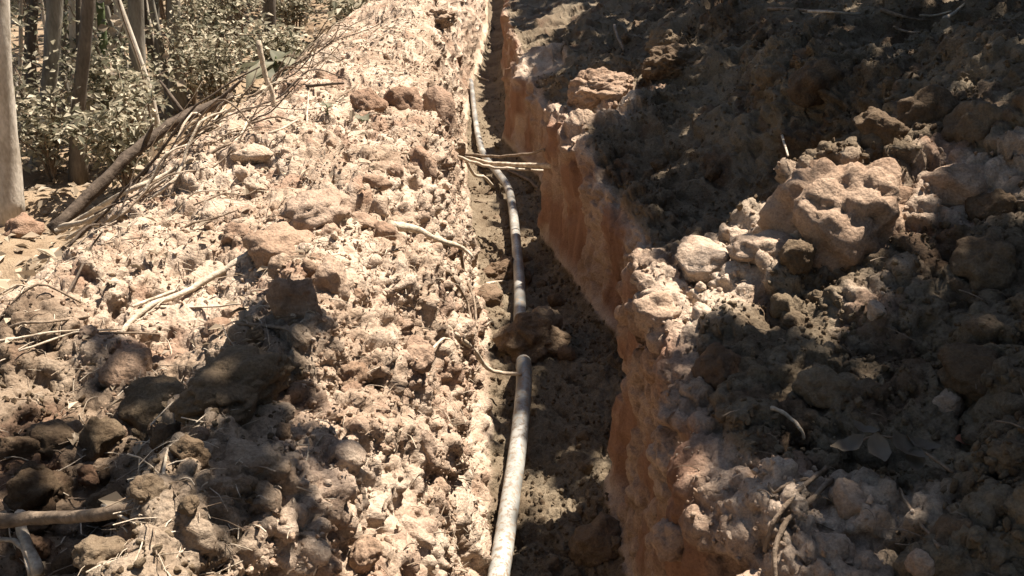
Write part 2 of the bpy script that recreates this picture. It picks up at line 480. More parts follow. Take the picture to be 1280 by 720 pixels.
# ---------------------------------------------------------------- where things lie (metres)
CLODS = [
    ('earth_boulder', 'large sunlit earth boulder with pitted face on the right bank', 'boulder', [0.867, 2.054, 1.019], 0.296, 0.277, 0.15),
    ('stone', 'small round stone tucked against the large sunlit boulder', 'stone', [1.02, 2.153, 1.046], 0.062, 0.058, 0.1),
    ('earth_clod', 'dark rounded clod beside a long pale stick on the left bank', 'clod', [-0.564, 2.369, 0.859], 0.184, 0.13, 0.3),
    ('earth_clod', 'tall angular brown clod below the dark rounded clod on left bank', 'clod', [-0.408, 1.831, 0.925], 0.11, 0.132, 0.4),
    ('earth_clod', 'blocky clod leaning on the tall angular brown clod', 'clod', [-0.367, 2.012, 0.893], 0.107, 0.117, 0.4),
    ('earth_clod', 'wide flat clod with bare reddish front on left bank', 'clod', [-0.496, 2.557, 0.925], 0.191, 0.105, 0.7),
    ('earth_clod', 'small squarish reddish clod above the dark rounded clod', 'clod', [-0.729, 2.554, 0.857], 0.086, 0.082, 0.8),
    ('earth_clod', 'small brown clod between wide reddish clod and broken root', 'clod', [-0.445, 2.473, 0.893], 0.079, 0.056, 0.5),
    ('earth_clod', 'brown clod behind the broken root end on the left bank', 'clod', [-0.373, 2.64, 0.884], 0.109, 0.074, 0.6),
    ('earth_clod', 'small reddish clod at the tip of the broken root', 'clod', [-0.302, 2.603, 0.836], 0.074, 0.074, 0.8),
    ('earth_clod', 'big pitted grey clod in shade on the left bank', 'clod', [-0.719, 1.718, 0.723], 0.16, 0.115, 0.0),
    ('earth_clod', 'biggest shaded clod on left bank, long and dark', 'clod', [-0.484, 1.537, 0.851], 0.202, 0.103, 0.1),
    ('earth_clod', 'low dark clod behind the big pitted grey clod', 'clod', [-0.842, 1.911, 0.713], 0.126, 0.069, 0.1),
    ('earth_clod', 'round shaded clod beside a short bent twig', 'clod', [-0.478, 1.252, 0.913], 0.057, 0.052, 0.1),
    ('earth_clod', 'rounded clod half lit near the thick stick end', 'clod', [-0.506, 1.146, 0.913], 0.053, 0.048, 0.2),
    ('earth_clod', 'dark rounded clod above the thick stick on left bank', 'clod', [-0.906, 1.637, 0.698], 0.104, 0.081, 0.1),
    ('earth_clod', 'smooth dark clod next to the dark rounded clod', 'clod', [-0.954, 1.6, 0.713], 0.079, 0.066, 0.1),
    ('earth_clod', 'grey rounded clod sitting behind the thick stick', 'clod', [-0.882, 1.476, 0.68], 0.093, 0.084, 0),
    ('earth_clod', 'upright oval clod beside the grey rounded clod', 'clod', [-0.848, 1.525, 0.665], 0.057, 0.07, 0.1),
    ('earth_clod', 'flat pale clod touching the thick stick', 'clod', [-0.88, 1.442, 0.653], 0.104, 0.055, 0.1),
    ('earth_clod', 'tall cream sunlit clod on shaded part of left bank', 'clod', [-0.809, 1.633, 0.693], 0.101, 0.117, 0.0),
    ('earth_clod', 'small pale clod behind the thick stick end', 'clod', [-0.733, 1.487, 0.654], 0.057, 0.063, 0.1),
    ('earth_clod', 'brown clod in front of the thick stick', 'clod', [-0.548, 1.043, 0.878], 0.072, 0.045, 0.2),
    ('earth_clod', 'pale flat clod in front of the thick stick end', 'clod', [-0.424, 1.081, 0.818], 0.057, 0.036, 0.1),
    ('earth_clod', 'dark clod lying across the pipe in the trench', 'clod', [0.21, 3.37, 0.05], 0.298, 0.21, 0.3),
    ('earth_clod', 'broad clod in the dark right corner of trench floor', 'clod', [0.346, 2.137, 0.014], 0.156, 0.123, 0.3),
    ('stone', 'pale stone in front of the broad trench floor clod', 'stone', [0.321, 2.142, -0.016], 0.062, 0.057, 0.0),
    ('earth_clod', 'brown clod wedged at the foot of the left trench wall', 'clod', [0.042, 3.979, 0.031], 0.179, 0.132, 0.6),
    ('earth_clod', 'shadowed clod in trench under a drooping root', 'clod', [0.123, 4.518, -0.029], 0.218, 0.157, 0.4),
    ('stone', 'pale pointed stone standing up on the right bank', 'stone', [0.865, 1.744, 0.935], 0.042, 0.052, 0.0),
    ('stone', 'pale knobbly stone on shaded right bank', 'stone', [0.903, 1.475, 0.846], 0.068, 0.059, 0.0),
    ('stone', 'smooth pale stone low on the right bank below dead leaves', 'stone', [0.672, 1.081, 0.798], 0.042, 0.042, 0.0),
    ('earth_clod', 'smooth broad clod at top of the second wall buttress', 'clod', [0.649, 4.83, 0.893], 0.364, 0.226, 0.4),
    ('earth_clod', 'rounded lump on crest of the right bank behind the buttress', 'clod', [1.08, 4.886, 1.019], 0.305, 0.2, 0.2),
    ('earth_clod', 'round topped clod high on right bank with rim of light', 'clod', [1.335, 3.472, 1.117], 0.189, 0.164, 0.1),
    ('earth_clod', 'dark clod left of the round topped clod', 'clod', [1.277, 3.836, 1.116], 0.124, 0.11, 0.1),
    ('earth_clod', 'small dark clod on far crest of right bank', 'clod', [1.214, 5.888, 1.042], 0.239, 0.166, 0.1),
    ('earth_clod', 'shaded clod heap member high on the right bank', 'clod', [1.306, 2.508, 1.209], 0.152, 0.138, 0.1),
    ('earth_clod', 'brown clod above the large sunlit boulder', 'clod', [1.114, 2.383, 1.198], 0.123, 0.097, 0.1),
    ('earth_clod', 'large shaded clod near top of the right bank', 'clod', [1.346, 2.315, 1.21], 0.15, 0.129, 0.1),
    ('earth_clod', 'large crumbly clod right of the sunlit boulder', 'clod', [1.205, 2.109, 1.086], 0.161, 0.129, 0.1),
    ('earth_clod', 'large dark clod on the right bank beyond pale pointed stone', 'clod', [1.147, 1.8, 0.991], 0.15, 0.118, 0.1),
    ('earth_clod', 'rounded pale-topped clod above the pale knobbly stone', 'clod', [0.955, 1.484, 0.915], 0.114, 0.077, 0.1),
    ('earth_clod', 'shaded clod behind the large crumbly clod', 'clod', [1.255, 2.006, 1.075], 0.116, 0.096, 0.1),
    ('earth_clod', 'crumbly overhanging clod above the bent twig', 'clod', [0.708, 1.564, 0.835], 0.114, 0.081, 0.1),
    ('earth_clod', 'sunlit crumbly clod in front of the large boulder', 'clod', [0.727, 2.085, 0.953], 0.162, 0.101, 0.1),
    ('earth_clod', 'sunlit clod on top of the near wall buttress', 'clod', [0.596, 2.186, 0.856], 0.171, 0.119, 0.2),
    ('earth_clod', 'sunlit clod at corner of the near wall buttress', 'clod', [0.432, 1.986, 0.792], 0.127, 0.087, 0.2),
    ('earth_clod', 'brown clod on the slope of the near wall buttress', 'clod', [0.522, 1.715, 0.795], 0.105, 0.105, 0.5),
    ('earth_clod', 'reddish shaded clod in the brightest part of left bank', 'clod', [-0.521, 4.22, 0.945], 0.174, 0.121, 0.9),
    ('earth_clod', 'tall reddish clod beside the bright patch of left bank', 'clod', [-0.365, 4.319, 0.928], 0.178, 0.17, 0.9),
    ('earth_clod', 'long reddish clod at trench lip of the far left bank', 'clod', [-0.219, 4.756, 0.82], 0.145, 0.256, 0.9),
    ('earth_clod', 'small brown clod below the reddish shaded clod', 'clod', [-0.454, 3.912, 0.907], 0.092, 0.092, 0.7),
    ('earth_clod', 'brown lump sunk in the left trench lip near bridging roots', 'clod', [-0.23, 3.449, 0.838], 0.114, 0.159, 0.7),
    ('earth_clod', 'reddish squarish clod near small green seedling', 'clod', [-0.363, 2.967, 0.914], 0.099, 0.071, 0.8),
    ('earth_clod', 'small reddish clod next to the squarish one', 'clod', [-0.303, 3.103, 0.898], 0.063, 0.063, 0.8),
    ('earth_clod', 'dark clod on far end of the left bank by trench', 'clod', [-0.391, 8.313, 1.034], 0.359, 0.187, 0.1),
    ('stone', 'flat pale stone on left bank under the stick pile', 'stone', [-0.837, 3.311, 0.922], 0.18, 0.072, 0.0),
    ('earth_clod', 'squarish reddish clod at the foot of the pale trunk', 'clod', [-2.571, 4.835, 0.127], 0.198, 0.18, 0.9),
    ('earth_clod', 'brown clod under the root that reaches the pipe', 'clod', [-0.171, 2.06, 0.654], 0.083, 0.083, 0.6),
    ('earth_clod', 'narrow dark clod set in the left trench wall', 'clod', [-0.145, 1.9, 0.515], 0.052, 0.119, 0.6),
    ('earth_clod', 'reddish clod at base of the near wall buttress', 'clod', [0.387, 1.455, 0.506], 0.098, 0.098, 0.7),
]
STICKS = [
    ('fallen_stick', 'thick grey brown stick lying across the clods', 'stick', 'bark', [[-0.908, 1.355, 0.698], [-0.785, 1.352, 0.701], [-0.57, 1.172, 0.835], [-0.467, 1.164, 0.825]], 0.0136, 0.0081),
    ('fallen_stick', 'white barkless stick crossing under the thick grey stick', 'stick', 'pale', [[-0.87, 1.416, 0.662], [-0.835, 1.364, 0.651], [-0.783, 1.29, 0.63]], 0.0101, 0.0103),
    ('fallen_stick', 'curved white stick next to the white barkless stick', 'stick', 'pale', [[-0.887, 1.355, 0.659], [-0.852, 1.354, 0.655], [-0.819, 1.33, 0.638], [-0.801, 1.297, 0.624]], 0.0047, 0.0056),
    ('twig', 'short bent pale twig standing beside a round clod', 'twig', 'pale', [[-0.493, 1.182, 0.919], [-0.515, 1.271, 0.904], [-0.506, 1.29, 0.913], [-0.507, 1.339, 0.879]], 0.0027, 0.0014),
    ('twig', 'short pale twig above the thick stick', 'twig', 'pale', [[-0.629, 1.251, 0.827], [-0.561, 1.162, 0.869], [-0.518, 1.116, 0.887]], 0.0035, 0.0017),
    ('twig', 'long thin dark twig leaning over the left bank', 'twig', 'dark', [[-1.145, 1.941, 0.672], [-1.071, 1.971, 0.755], [-1.072, 2.173, 0.827], [-1.086, 2.367, 0.877], [-1.049, 2.389, 0.935]], 0.0052, 0.0025),
    ('fallen_stick', 'long pale stick pointing at the dark rounded clod', 'stick', 'pale', [[-0.928, 2.106, 0.745], [-0.878, 2.208, 0.763], [-0.797, 2.305, 0.793], [-0.713, 2.374, 0.822], [-0.657, 2.408, 0.857]], 0.0071, 0.0101),
    ('fallen_stick', 'thinner pale stick beside the long pale stick', 'stick', 'pale', [[-0.921, 2.191, 0.787], [-0.859, 2.321, 0.778], [-0.759, 2.346, 0.804], [-0.705, 2.391, 0.835]], 0.0045, 0.0047),
    ('twig', 'thin pale twig crossing under the long pale stick', 'twig', 'pale', [[-0.958, 2.198, 0.769], [-0.859, 2.216, 0.769], [-0.732, 2.217, 0.774], [-0.606, 2.081, 0.84]], 0.0034, 0.0023),
    ('twig', 'pale twig lying across grassy roots on left bank', 'twig', 'pale', [[-1.144, 1.938, 0.81], [-1.068, 1.959, 0.816], [-1.018, 2.002, 0.808], [-0.957, 2.089, 0.772]], 0.0039, 0.002),
    ('twig', 'brown twig parallel to the pale twig on left bank', 'twig', 'bark', [[-1.175, 2.002, 0.809], [-1.095, 1.984, 0.836], [-1.038, 1.985, 0.841], [-1.0, 2.117, 0.796]], 0.0049, 0.0031),
    ('twig', 'brown twig ending near the long pale stick', 'twig', 'bark', [[-0.994, 2.037, 0.783], [-0.915, 2.078, 0.758], [-0.831, 2.119, 0.742]], 0.0041, 0.0025),
    ('tree_root', 'thin kinked root beside the blocky clods', 'root', 'bark', [[-0.549, 1.833, 0.881], [-0.48, 1.808, 0.898], [-0.419, 1.753, 0.915], [-0.387, 1.722, 0.898]], 0.0053, 0.0028),
    ('tree_root', 'broken tapering root sticking out of the left bank', 'root', 'pale', [[-0.286, 2.711, 0.837], [-0.216, 2.855, 0.768], [-0.152, 2.893, 0.731], [-0.075, 3.082, 0.636], [-0.025, 3.067, 0.603]], 0.0177, 0.0048),
    ('tree_root', 'pale forked root reaching from left bank to pipe', 'root', 'pale', [[-0.172, 2.658, 0.507], [-0.11, 2.638, 0.463], [-0.035, 2.808, 0.307], [0.037, 2.99, 0.179], [0.149, 2.98, 0.165]], 0.0114, 0.006),
    ('tree_root', 'short side root under the pale forked root', 'root', 'pale', [[-0.148, 2.318, 0.584], [-0.115, 2.494, 0.509], [-0.075, 2.512, 0.511]], 0.005, 0.0035),
    ('tree_root', 'slender root hanging down the left trench wall', 'root', 'bark', [[-0.083, 3.431, 0.533], [-0.07, 3.484, 0.391], [-0.03, 3.335, 0.324], [-0.015, 3.061, 0.306]], 0.0082, 0.0039),
    ('tree_root', 'drooping pale root over a hole in the trench', 'root', 'pale', [[-0.005, 4.067, 0.078], [0.046, 4.362, -0.004], [0.132, 4.42, -0.019]], 0.0102, 0.006),
    ('tree_root', 'root hanging beside the slender wall root', 'root', 'bark', [[-0.107, 2.733, 0.674], [-0.072, 2.955, 0.513], [-0.045, 2.989, 0.436], [-0.033, 2.819, 0.432]], 0.0071, 0.0034),
    ('fallen_stick', 'long pale branch lying down the back of left bank', 'branch', 'pale', [[-1.739, 3.531, 0.565], [-1.607, 3.555, 0.638], [-1.319, 3.277, 0.807], [-1.178, 3.371, 0.862], [-1.075, 3.307, 0.92]], 0.0124, 0.0076),
    ('fallen_stick', 'second pale branch beside the long pale branch', 'branch', 'pale', [[-1.666, 3.468, 0.558], [-1.416, 3.262, 0.725], [-1.265, 3.299, 0.782], [-1.103, 3.31, 0.895]], 0.0085, 0.0053),
    ('fallen_stick', 'short pale branch near the foot of the pale trunk', 'branch', 'pale', [[-1.694, 3.48, 0.605], [-1.477, 3.259, 0.702], [-1.401, 3.271, 0.741]], 0.0109, 0.0064),
    ('fallen_stick', 'brown branch above the long pale branch', 'branch', 'bark', [[-1.184, 3.282, 0.829], [-1.022, 3.332, 0.926], [-0.943, 3.382, 0.947]], 0.0076, 0.0049),
    ('fallen_stick', 'bleached broken stick standing upright in brush', 'stick', 'pale', [[-1.042, 4.619, 0.858], [-1.059, 4.619, 0.972], [-1.08, 4.619, 1.08], [-1.091, 4.619, 1.209]], 0.0112, 0.0135),
    ('twig', 'thin twig in the brightest part of left bank', 'twig', 'bark', [[-0.754, 4.243, 0.887], [-0.727, 4.598, 0.921], [-0.644, 4.798, 0.958]], 0.0082, 0.0049),
    ('twig', 'thin twig rising from the flat pale stone', 'twig', 'pale', [[-0.982, 3.518, 0.901], [-1.021, 3.807, 0.905], [-1.055, 4.099, 0.917]], 0.0055, 0.0036),
    ('twig', 'thin upright pale twig on far left bank', 'twig', 'pale', [[-0.72, 3.744, 0.915], [-0.777, 4.066, 0.958], [-0.822, 4.386, 0.996]], 0.0059, 0.0026),
    ('twig', 'short twig beside the upright pale twig', 'twig', 'pale', [[-0.793, 3.349, 1.006], [-0.744, 3.407, 1.017], [-0.74, 3.656, 1.0]], 0.0049, 0.0032),
    ('fallen_stick', 'dark branch edging the bright patch', 'branch', 'dark', [[-1.096, 5.219, 0.877], [-0.895, 4.879, 0.947], [-0.715, 4.832, 0.97]], 0.0109, 0.0052),
    ('twig', 'bent pale twig on right bank below overhanging clod', 'twig', 'pale', [[0.575, 1.529, 0.828], [0.609, 1.528, 0.806], [0.622, 1.493, 0.802], [0.634, 1.493, 0.779]], 0.0045, 0.0028),
    ('tree_root', 'upper curving root hanging from the right bank', 'root', 'bark', [[0.641, 1.389, 0.778], [0.554, 1.294, 0.798], [0.51, 1.261, 0.776], [0.493, 1.251, 0.742], [0.487, 1.249, 0.702]], 0.0042, 0.0045),
    ('tree_root', 'lower curving root hanging from the right bank', 'root', 'bark', [[0.632, 1.35, 0.778], [0.568, 1.283, 0.772], [0.517, 1.252, 0.757], [0.496, 1.217, 0.727], [0.486, 1.181, 0.682]], 0.0056, 0.0045),
    ('tree_root', 'small forked root above the curving roots', 'root', 'bark', [[0.584, 1.336, 0.792], [0.535, 1.302, 0.803], [0.512, 1.301, 0.788], [0.505, 1.319, 0.795]], 0.0036, 0.0023),
    ('twig', 'thin leaf stalk twig beside the grey dead leaves', 'twig', 'bark', [[0.719, 1.27, 0.81], [0.709, 1.204, 0.812], [0.71, 1.153, 0.81], [0.688, 1.081, 0.837]], 0.0026, 0.0032),
    ('twig', 'tiny twig left of the large sunlit boulder', 'twig', 'pale', [[1.21, 3.477, 0.908], [0.869, 2.424, 1.125]], 0.0055, 0.0029),
    ('twig', 'curved twig at the edge of the right bank', 'twig', 'bark', [[1.271, 2.039, 1.078], [1.271, 1.995, 1.103], [1.296, 1.978, 1.12]], 0.0039, 0.0031),
    ('twig', 'thin twig standing on the second buttress crest', 'twig', 'bark', [[1.1, 7.4, 1.027], [1.063, 6.879, 0.982], [1.041, 6.487, 0.934]], 0.0122, 0.0073),
    ('fallen_stick', 'pale stick lying flat on crest of right bank', 'stick', 'pale', [[1.791, 4.95, 1.317], [1.769, 4.553, 1.344], [1.937, 4.612, 1.331]], 0.0082, 0.0043),
    ('fallen_stick', 'dark edged stick beside the pale crest stick', 'stick', 'bark', [[1.765, 5.563, 1.285], [1.891, 5.353, 1.273], [1.933, 4.962, 1.279]], 0.0118, 0.0057),
    ('fallen_stick', 'pale slanting stick on top of the right bank', 'stick', 'pale', [[2.148, 4.168, 1.33], [2.34, 4.442, 1.358], [2.441, 4.521, 1.398]], 0.0095, 0.0055),
    ('twig', 'thin stick under the pale slanting stick', 'twig', 'pale', [[2.192, 4.499, 1.332], [2.284, 4.521, 1.33], [2.334, 4.47, 1.356]], 0.0064, 0.0042),
    ('fallen_stick', 'brown stick on the crest of right bank', 'stick', 'bark', [[2.022, 4.564, 1.312], [2.105, 4.482, 1.326], [2.232, 4.489, 1.31]], 0.01, 0.0048),
    ('twig', 'short curled twig on the right bank crest', 'twig', 'bark', [[2.04, 4.446, 1.284], [2.078, 4.401, 1.265], [2.046, 4.169, 1.273]], 0.0079, 0.0047),
]
BRIDGE = [
    ('upper thick root bridging the trench above the pipe', [[-0.101, 5.86, 0.318], [0.057, 5.595, 0.342], [0.202, 5.343, 0.397], [0.374, 5.004, 0.464]], 0.0125, 0.0151),
    ('thin root bridging the trench behind the thick one', [[-0.084, 5.83, 0.346], [0.082, 5.528, 0.4], [0.287, 5.119, 0.508], [0.348, 4.985, 0.553]], 0.01, 0.0075),
    ('lower thin root bridging the trench', [[-0.071, 5.208, 0.457], [0.062, 5.187, 0.417], [0.195, 5.18, 0.412], [0.367, 5.167, 0.395]], 0.0096, 0.0072),
    ('drooping root hanging under the bridging roots', [[0.124, 7.12, -0.035], [0.254, 6.727, -0.004], [0.358, 6.368, 0.02], [0.397, 6.221, 0.022]], 0.0093, 0.0124),
    ('kinked root hanging from left wall by the pipe bend', [[-0.084, 6.115, 0.229], [-0.041, 6.155, 0.126], [0.039, 6.274, 0.071], [0.11, 6.356, -0.023]], 0.0116, 0.0116),
    ('thin root lying behind the pipe bend', [[-0.02, 6.0, -0.029], [0.069, 6.009, -0.045], [0.182, 6.027, -0.045]], 0.0085, 0.0085),
    ('pale twig across the far trench bottom', [[-0.184, 10.776, 0.232], [-0.071, 10.751, 0.179], [0.081, 10.721, 0.117]], 0.0143, 0.0096),
]
PIPE = [
    (0.018, 1.794, 0.035),
    (0.032, 1.96, 0.035),
    (0.052, 2.112, 0.035),
    (0.081, 2.338, 0.04),
    (0.114, 2.598, 0.05),
    (0.142, 2.828, 0.09),
    (0.158, 2.982, 0.13),
    (0.161, 3.049, 0.15),
    (0.164, 3.139, 0.138),
    (0.166, 3.249, 0.06),
    (0.161, 3.469, 0.01),
    (0.179, 3.769, 0.05),
    (0.199, 4.275, 0.045),
    (0.21, 4.94, 0.04),
    (0.214, 5.546, 0.045),
    (0.2, 6.061, 0.05),
    (0.136, 6.455, 0.06),
    (0.046, 6.974, 0.06),
    (0.003, 7.65, 0.05),
    (-0.033, 8.759, 0.05),
    (-0.088, 10.154, 0.05),
    (-0.094, 11.115, 0.05),
    (-0.077, 11.962, 0.08),
    (-0.107, 13.6, 0.15),
    (-0.1, 14.689, 0.2),
]
LIT = [
    ((0.28, 2.65), (0.5, 2.75), (0.9, 2.75), (1.1, 2.5), (1.08, 2.0), (0.8, 1.72), (0.6, 1.65), (0.45, 1.85), (0.28, 2.1)),
    ([0.66, 1.67], [0.8, 1.73], [0.86, 1.72], [0.84, 1.7], [0.76, 1.68], [0.65, 1.62]),
    ((0.3, 5.2), (0.5, 5.5), (0.8, 5.6), (1.1, 5.9), (1.3, 5.8), (1.2, 5.2), (0.8, 4.59), (0.6, 4.3), (0.3, 4.3)),
    ([0.38, 11.96], [0.38, 9.55], [0.81, 10.34], [1.08, 10.03], [0.83, 9.07], [0.36, 7.48], [0.37, 7.87]),
    ((0.35, 1.62), (0.44, 1.5), (0.5, 1.32), (0.48, 1.1), (0.33, 1.1)),
    ((2.0, 8.0), (4.2, 8.0), (4.8, 12), (2.2, 12)),
]
SHADE = [
    ([-0.92, 1.94], [-0.79, 2.04], [-0.5, 1.63], [-0.45, 1.53], [-0.38, 1.38], [-0.27, 1.32], [-0.24, 1.28], [-0.37, 1.15], [-0.45, 1.17], [-0.43, 1.24], [-0.53, 1.32], [-0.75, 1.73]),
    ([-1.02, 1.73], [-0.89, 1.83], [-0.79, 1.66], [-0.75, 1.54], [-0.5, 1.02], [-0.48, 0.98], [-0.8, 1.38]),
    ([0.5, 3.32], [0.52, 2.29], [0.58, 1.97], [0.55, 2.59], [0.45, 2.76]),
]
TREES = [
    ([-2.908, 5.3, 0.05], [0.14, 0.0, 1.0], 0.0705, 'pale'),
    ([-3.27, 6.6, 0.05], [0.255, 0.0, 1.0], 0.0574, 'grey'),
    ([-2.837, 6.2, 0.05], [0.213, 0.0, 1.0], 0.045, 'dark'),
    ([-2.671, 7.2, 0.05], [0.105, 0.0, 1.0], 0.0625, 'grey'),
    ([-2.87, 8.6, 0.05], [0.12, 0.0, 1.0], 0.0679, 'grey'),
    ([-2.44, 10.2, 0.05], [0.231, 0.0, 1.0], 0.072, 'dark'),
    ([-4.343, 8.8, 0.05], [0.208, 0.0, 1.0], 0.0408, 'dark'),
    ([-4.289, 9.5, 0.05], [0.169, 0.0, 1.0], 0.0406, 'grey'),
    ([-3.49, 8.2, 0.05], [0.214, 0.0, 1.0], 0.0235, 'pale'),
    ([-3.495, 9.0, 0.05], [0.158, 0.0, 1.0], 0.029, 'dark'),
    ([-3.755, 7.8, 0.05], [0.166, 0.0, 1.0], 0.0164, 'pale'),
    ([-3.502, 12.0, 0.05], [0.174, 0.0, 1.0], 0.0679, 'dark'),
    ([-3.639, 14.0, 0.05], [0.147, -0.0, 1.0], 0.0693, 'dark'),
]

# ---------------------------------------------------------------- more materials
def wood_material(name, a, b, scale=1.0, rough=.85, stretch=(1, 1, 1)):
    m, nt, bs = new_mat(name, rough)
    ge = N(nt, 'ShaderNodeNewGeometry')
    mp = N(nt, 'ShaderNodeMapping')
    mp.inputs['Scale'].default_value = stretch
    nt.links.new(ge.outputs['Position'], mp.inputs[0])
    n1 = N(nt, 'ShaderNodeTexNoise', Scale=18 * scale, Detail=5.0, Roughness=.65)
    n2 = N(nt, 'ShaderNodeTexNoise', Scale=110 * scale, Detail=4.0)
    for n in (n1, n2):
        nt.links.new(mp.outputs[0], n.inputs['Vector'])
    c = ramp(nt, n1.outputs[0], [(.33, a), (.66, b)])
    c = mix(nt, .6, c, ramp(nt, n2.outputs[0], [(.3, (.6, .58, .55)), (.7, (1.15, 1.15, 1.15))]), 'MULTIPLY')
    nt.links.new(c, bs.inputs['Base Color'])
    bp = N(nt, 'ShaderNodeBump', Strength=.9, Distance=.010)
    nt.links.new(n1.outputs[0], bp.inputs['Height'])
    nt.links.new(bp.outputs[0], bs.inputs['Normal'])
    return m


M['bark'] = wood_material('stick_bark', (.12, .085, .055), (.27, .205, .145), 1.5)
M['pale'] = wood_material('bare_wood', (.30, .235, .165), (.56, .48, .37), 1.5)
M['dark'] = wood_material('dark_bark', (.045, .032, .022), (.12, .09, .065), 1.5)
M['trunk_grey'] = wood_material('grey_bark', (.13, .115, .09), (.26, .235, .19), .9, stretch=(1, 1, .25))
M['trunk_dark'] = wood_material('brown_bark', (.075, .062, .047), (.17, .14, .108), .9, stretch=(1, 1, .25))
M['trunk_pale'] = wood_material('pale_bark', (.36, .31, .24), (.60, .54, .45), .7, stretch=(1, 1, .4))
M['green_stem'] = wood_material('green_stem', (.06, .085, .035), (.13, .16, .07), 1.0)


def leaf_material(name, lo, hi, trans=.35):
    m, nt, bs = new_mat(name, .6)
    at = N(nt, 'ShaderNodeAttribute', attribute_name='tone')
    c = ramp(nt, at.outputs['Fac'], [(0, lo), (.62, tuple((p + q) / 2 for p, q in zip(lo, hi))), (1, hi)])
    nt.links.new(c, bs.inputs['Base Color'])
    tr = N(nt, 'ShaderNodeBsdfTranslucent')
    nt.links.new(c, tr.inputs['Color'])
    mx = N(nt, 'ShaderNodeMixShader')
    mx.inputs[0].default_value = trans
    nt.links.new(bs.outputs[0], mx.inputs[1])
    nt.links.new(tr.outputs[0], mx.inputs[2])
    nt.links.new(mx.outputs[0], nt.nodes['Material Output'].inputs['Surface'])
    return m


M['leaf'] = leaf_material('green_leaf', (.07, .072, .044), (.27, .25, .17))
M['leaf_pale'] = leaf_material('pale_leaf', (.11, .11, .07), (.60, .53, .39))
M['leaf_dead'] = leaf_material('dead_leaf', (.13, .095, .06), (.42, .34, .24), .15)
M['leaf_grey'] = leaf_material('withered_leaf', (.08, .064, .045), (.15, .12, .085), .15)
M['leaf_canopy'] = leaf_material('canopy_leaf', (.04, .055, .022), (.10, .115, .045), .12)


# clods keep their grain in world size and redden with the clod's own clay share
def clod_material(name, per_object, tint=None):
    m = soil_material(name, clay_attr=False, clod=True, tint=tint)
    nt = m.node_tree
    b = nt.nodes['Principled BSDF']
    if per_object:
        src = b.inputs['Base Color'].links[0].from_socket
        oi = N(nt, 'ShaderNodeObjectInfo')
        sep = N(nt, 'ShaderNodeSeparateColor')
        nt.links.new(oi.outputs['Color'], sep.inputs[0])
        nt.links.new(mix(nt, sep.outputs[0], src, CLAY2), b.inputs['Base Color'])
    return m


M['clod'] = clod_material('clod_soil', True)
M['crumb'] = clod_material('crumb_soil', False)
M['clod_damp'] = clod_material('damp_clod_soil', True, SHADE_TINT)  # clod copy darkened to match the shade painted on the soil
M['crumb_damp'] = clod_material('damp_crumb_soil', False, SHADE_TINT)  # crumb copy darkened the same way


# ---------------------------------------------------------------- shape helpers
def smooth_path(P, per=5, jit=0.0, rs=None):
    P = np.asarray(P, float)
    if len(P) < 3:
        Q = np.array([P[0] + (P[-1] - P[0]) * t for t in np.linspace(0, 1, per + 1)])
    else:
        A = np.vstack([2 * P[0] - P[1], P, 2 * P[-1] - P[-2]])
        Q = []
        for k in range(1, len(A) - 2):
            for t in np.linspace(0, 1, per, endpoint=False):
                a, b, c, d = A[k - 1], A[k], A[k + 1], A[k + 2]
                Q.append(.5 * (2 * b + (c - a) * t + (2 * a - 5 * b + 4 * c - d) * t * t + (3 * b - a - 3 * c + d) * t**3))
        Q = np.array(Q + [P[-1]])
    if jit and rs is not None:
        w = rs.normal(0, jit, Q.shape)
        w[1:-1] = (w[:-2] + w[1:-1] + w[2:]) / 2
        Q = Q + w
    return Q


def tube(P, r, seg=8, knob=0.0, rs=None, cap=True):
    """Tapered tube along P with radius per point; returns verts, quads, tris."""
    P = np.asarray(P, float)
    n = len(P)
    r = np.broadcast_to(np.asarray(r, float), (n,)) if np.ndim(r) else np.full(n, r)
    T = np.gradient(P, axis=0)
    T /= np.linalg.norm(T, axis=1)[:, None] + 1e-9
    up = np.array([0, 0, 1.]) if abs(T[0][2]) < .9 else np.array([1., 0, 0])
    V = []
    x = np.cross(T[0], up)
    for k in range(n):
        x = x - T[k] * (x @ T[k])
        x /= np.linalg.norm(x) + 1e-9
        y = np.cross(T[k], x)
        a = np.arange(seg) * 2 * np.pi / seg
        rr = r[k] * (1 + (knob * rs.normal(size=seg) if knob and rs is not None else 0))
        V.append(P[k] + np.cos(a)[:, None] * x * np.reshape(rr, (-1, 1)) + np.sin(a)[:, None] * y * np.reshape(rr, (-1, 1)))
    V = np.concatenate(V)
    i = np.arange(n * seg).reshape(n, seg)
    j = np.roll(i, -1, axis=1)
    Q = np.stack([i[:-1], j[:-1], j[1:], i[1:]], -1).reshape(-1, 4)
    Tr = np.zeros((0, 3), int)
    if cap:
        V = np.vstack([V, P[0] - T[0] * r[0] * .25, P[-1] + T[-1] * r[-1] * .35])
        a, b = n * seg, n * seg + 1
        Tr = np.array([[a, j[0][k], i[0][k]] for k in range(seg)] + [[b, i[-1][k], j[-1][k]] for k in range(seg)])
    return V, Q, Tr


def join(parts):
    V, Q, T = [], [], []
    o = 0
    for v, q, t in parts:
        V.append(v)
        Q.append(np.asarray(q, int).reshape(-1, 4) + o)
        T.append(np.asarray(t, int).reshape(-1, 3) + o)
        o += len(v)
    return np.vstack(V), np.vstack(Q), np.vstack(T)


def tube_obj(name, P, r, mat, parent=None, seg=8, knob=.06, seed=0, origin=None):
    rs = np.random.default_rng(seed)
    V, Q, T = tube(P, r, seg, knob, rs)
    o = np.asarray(P[0] if origin is None else origin, float)
    return link(name, mesh_np(name, V - o, Q, T), mat, parent, None if parent is not None else tuple(o))


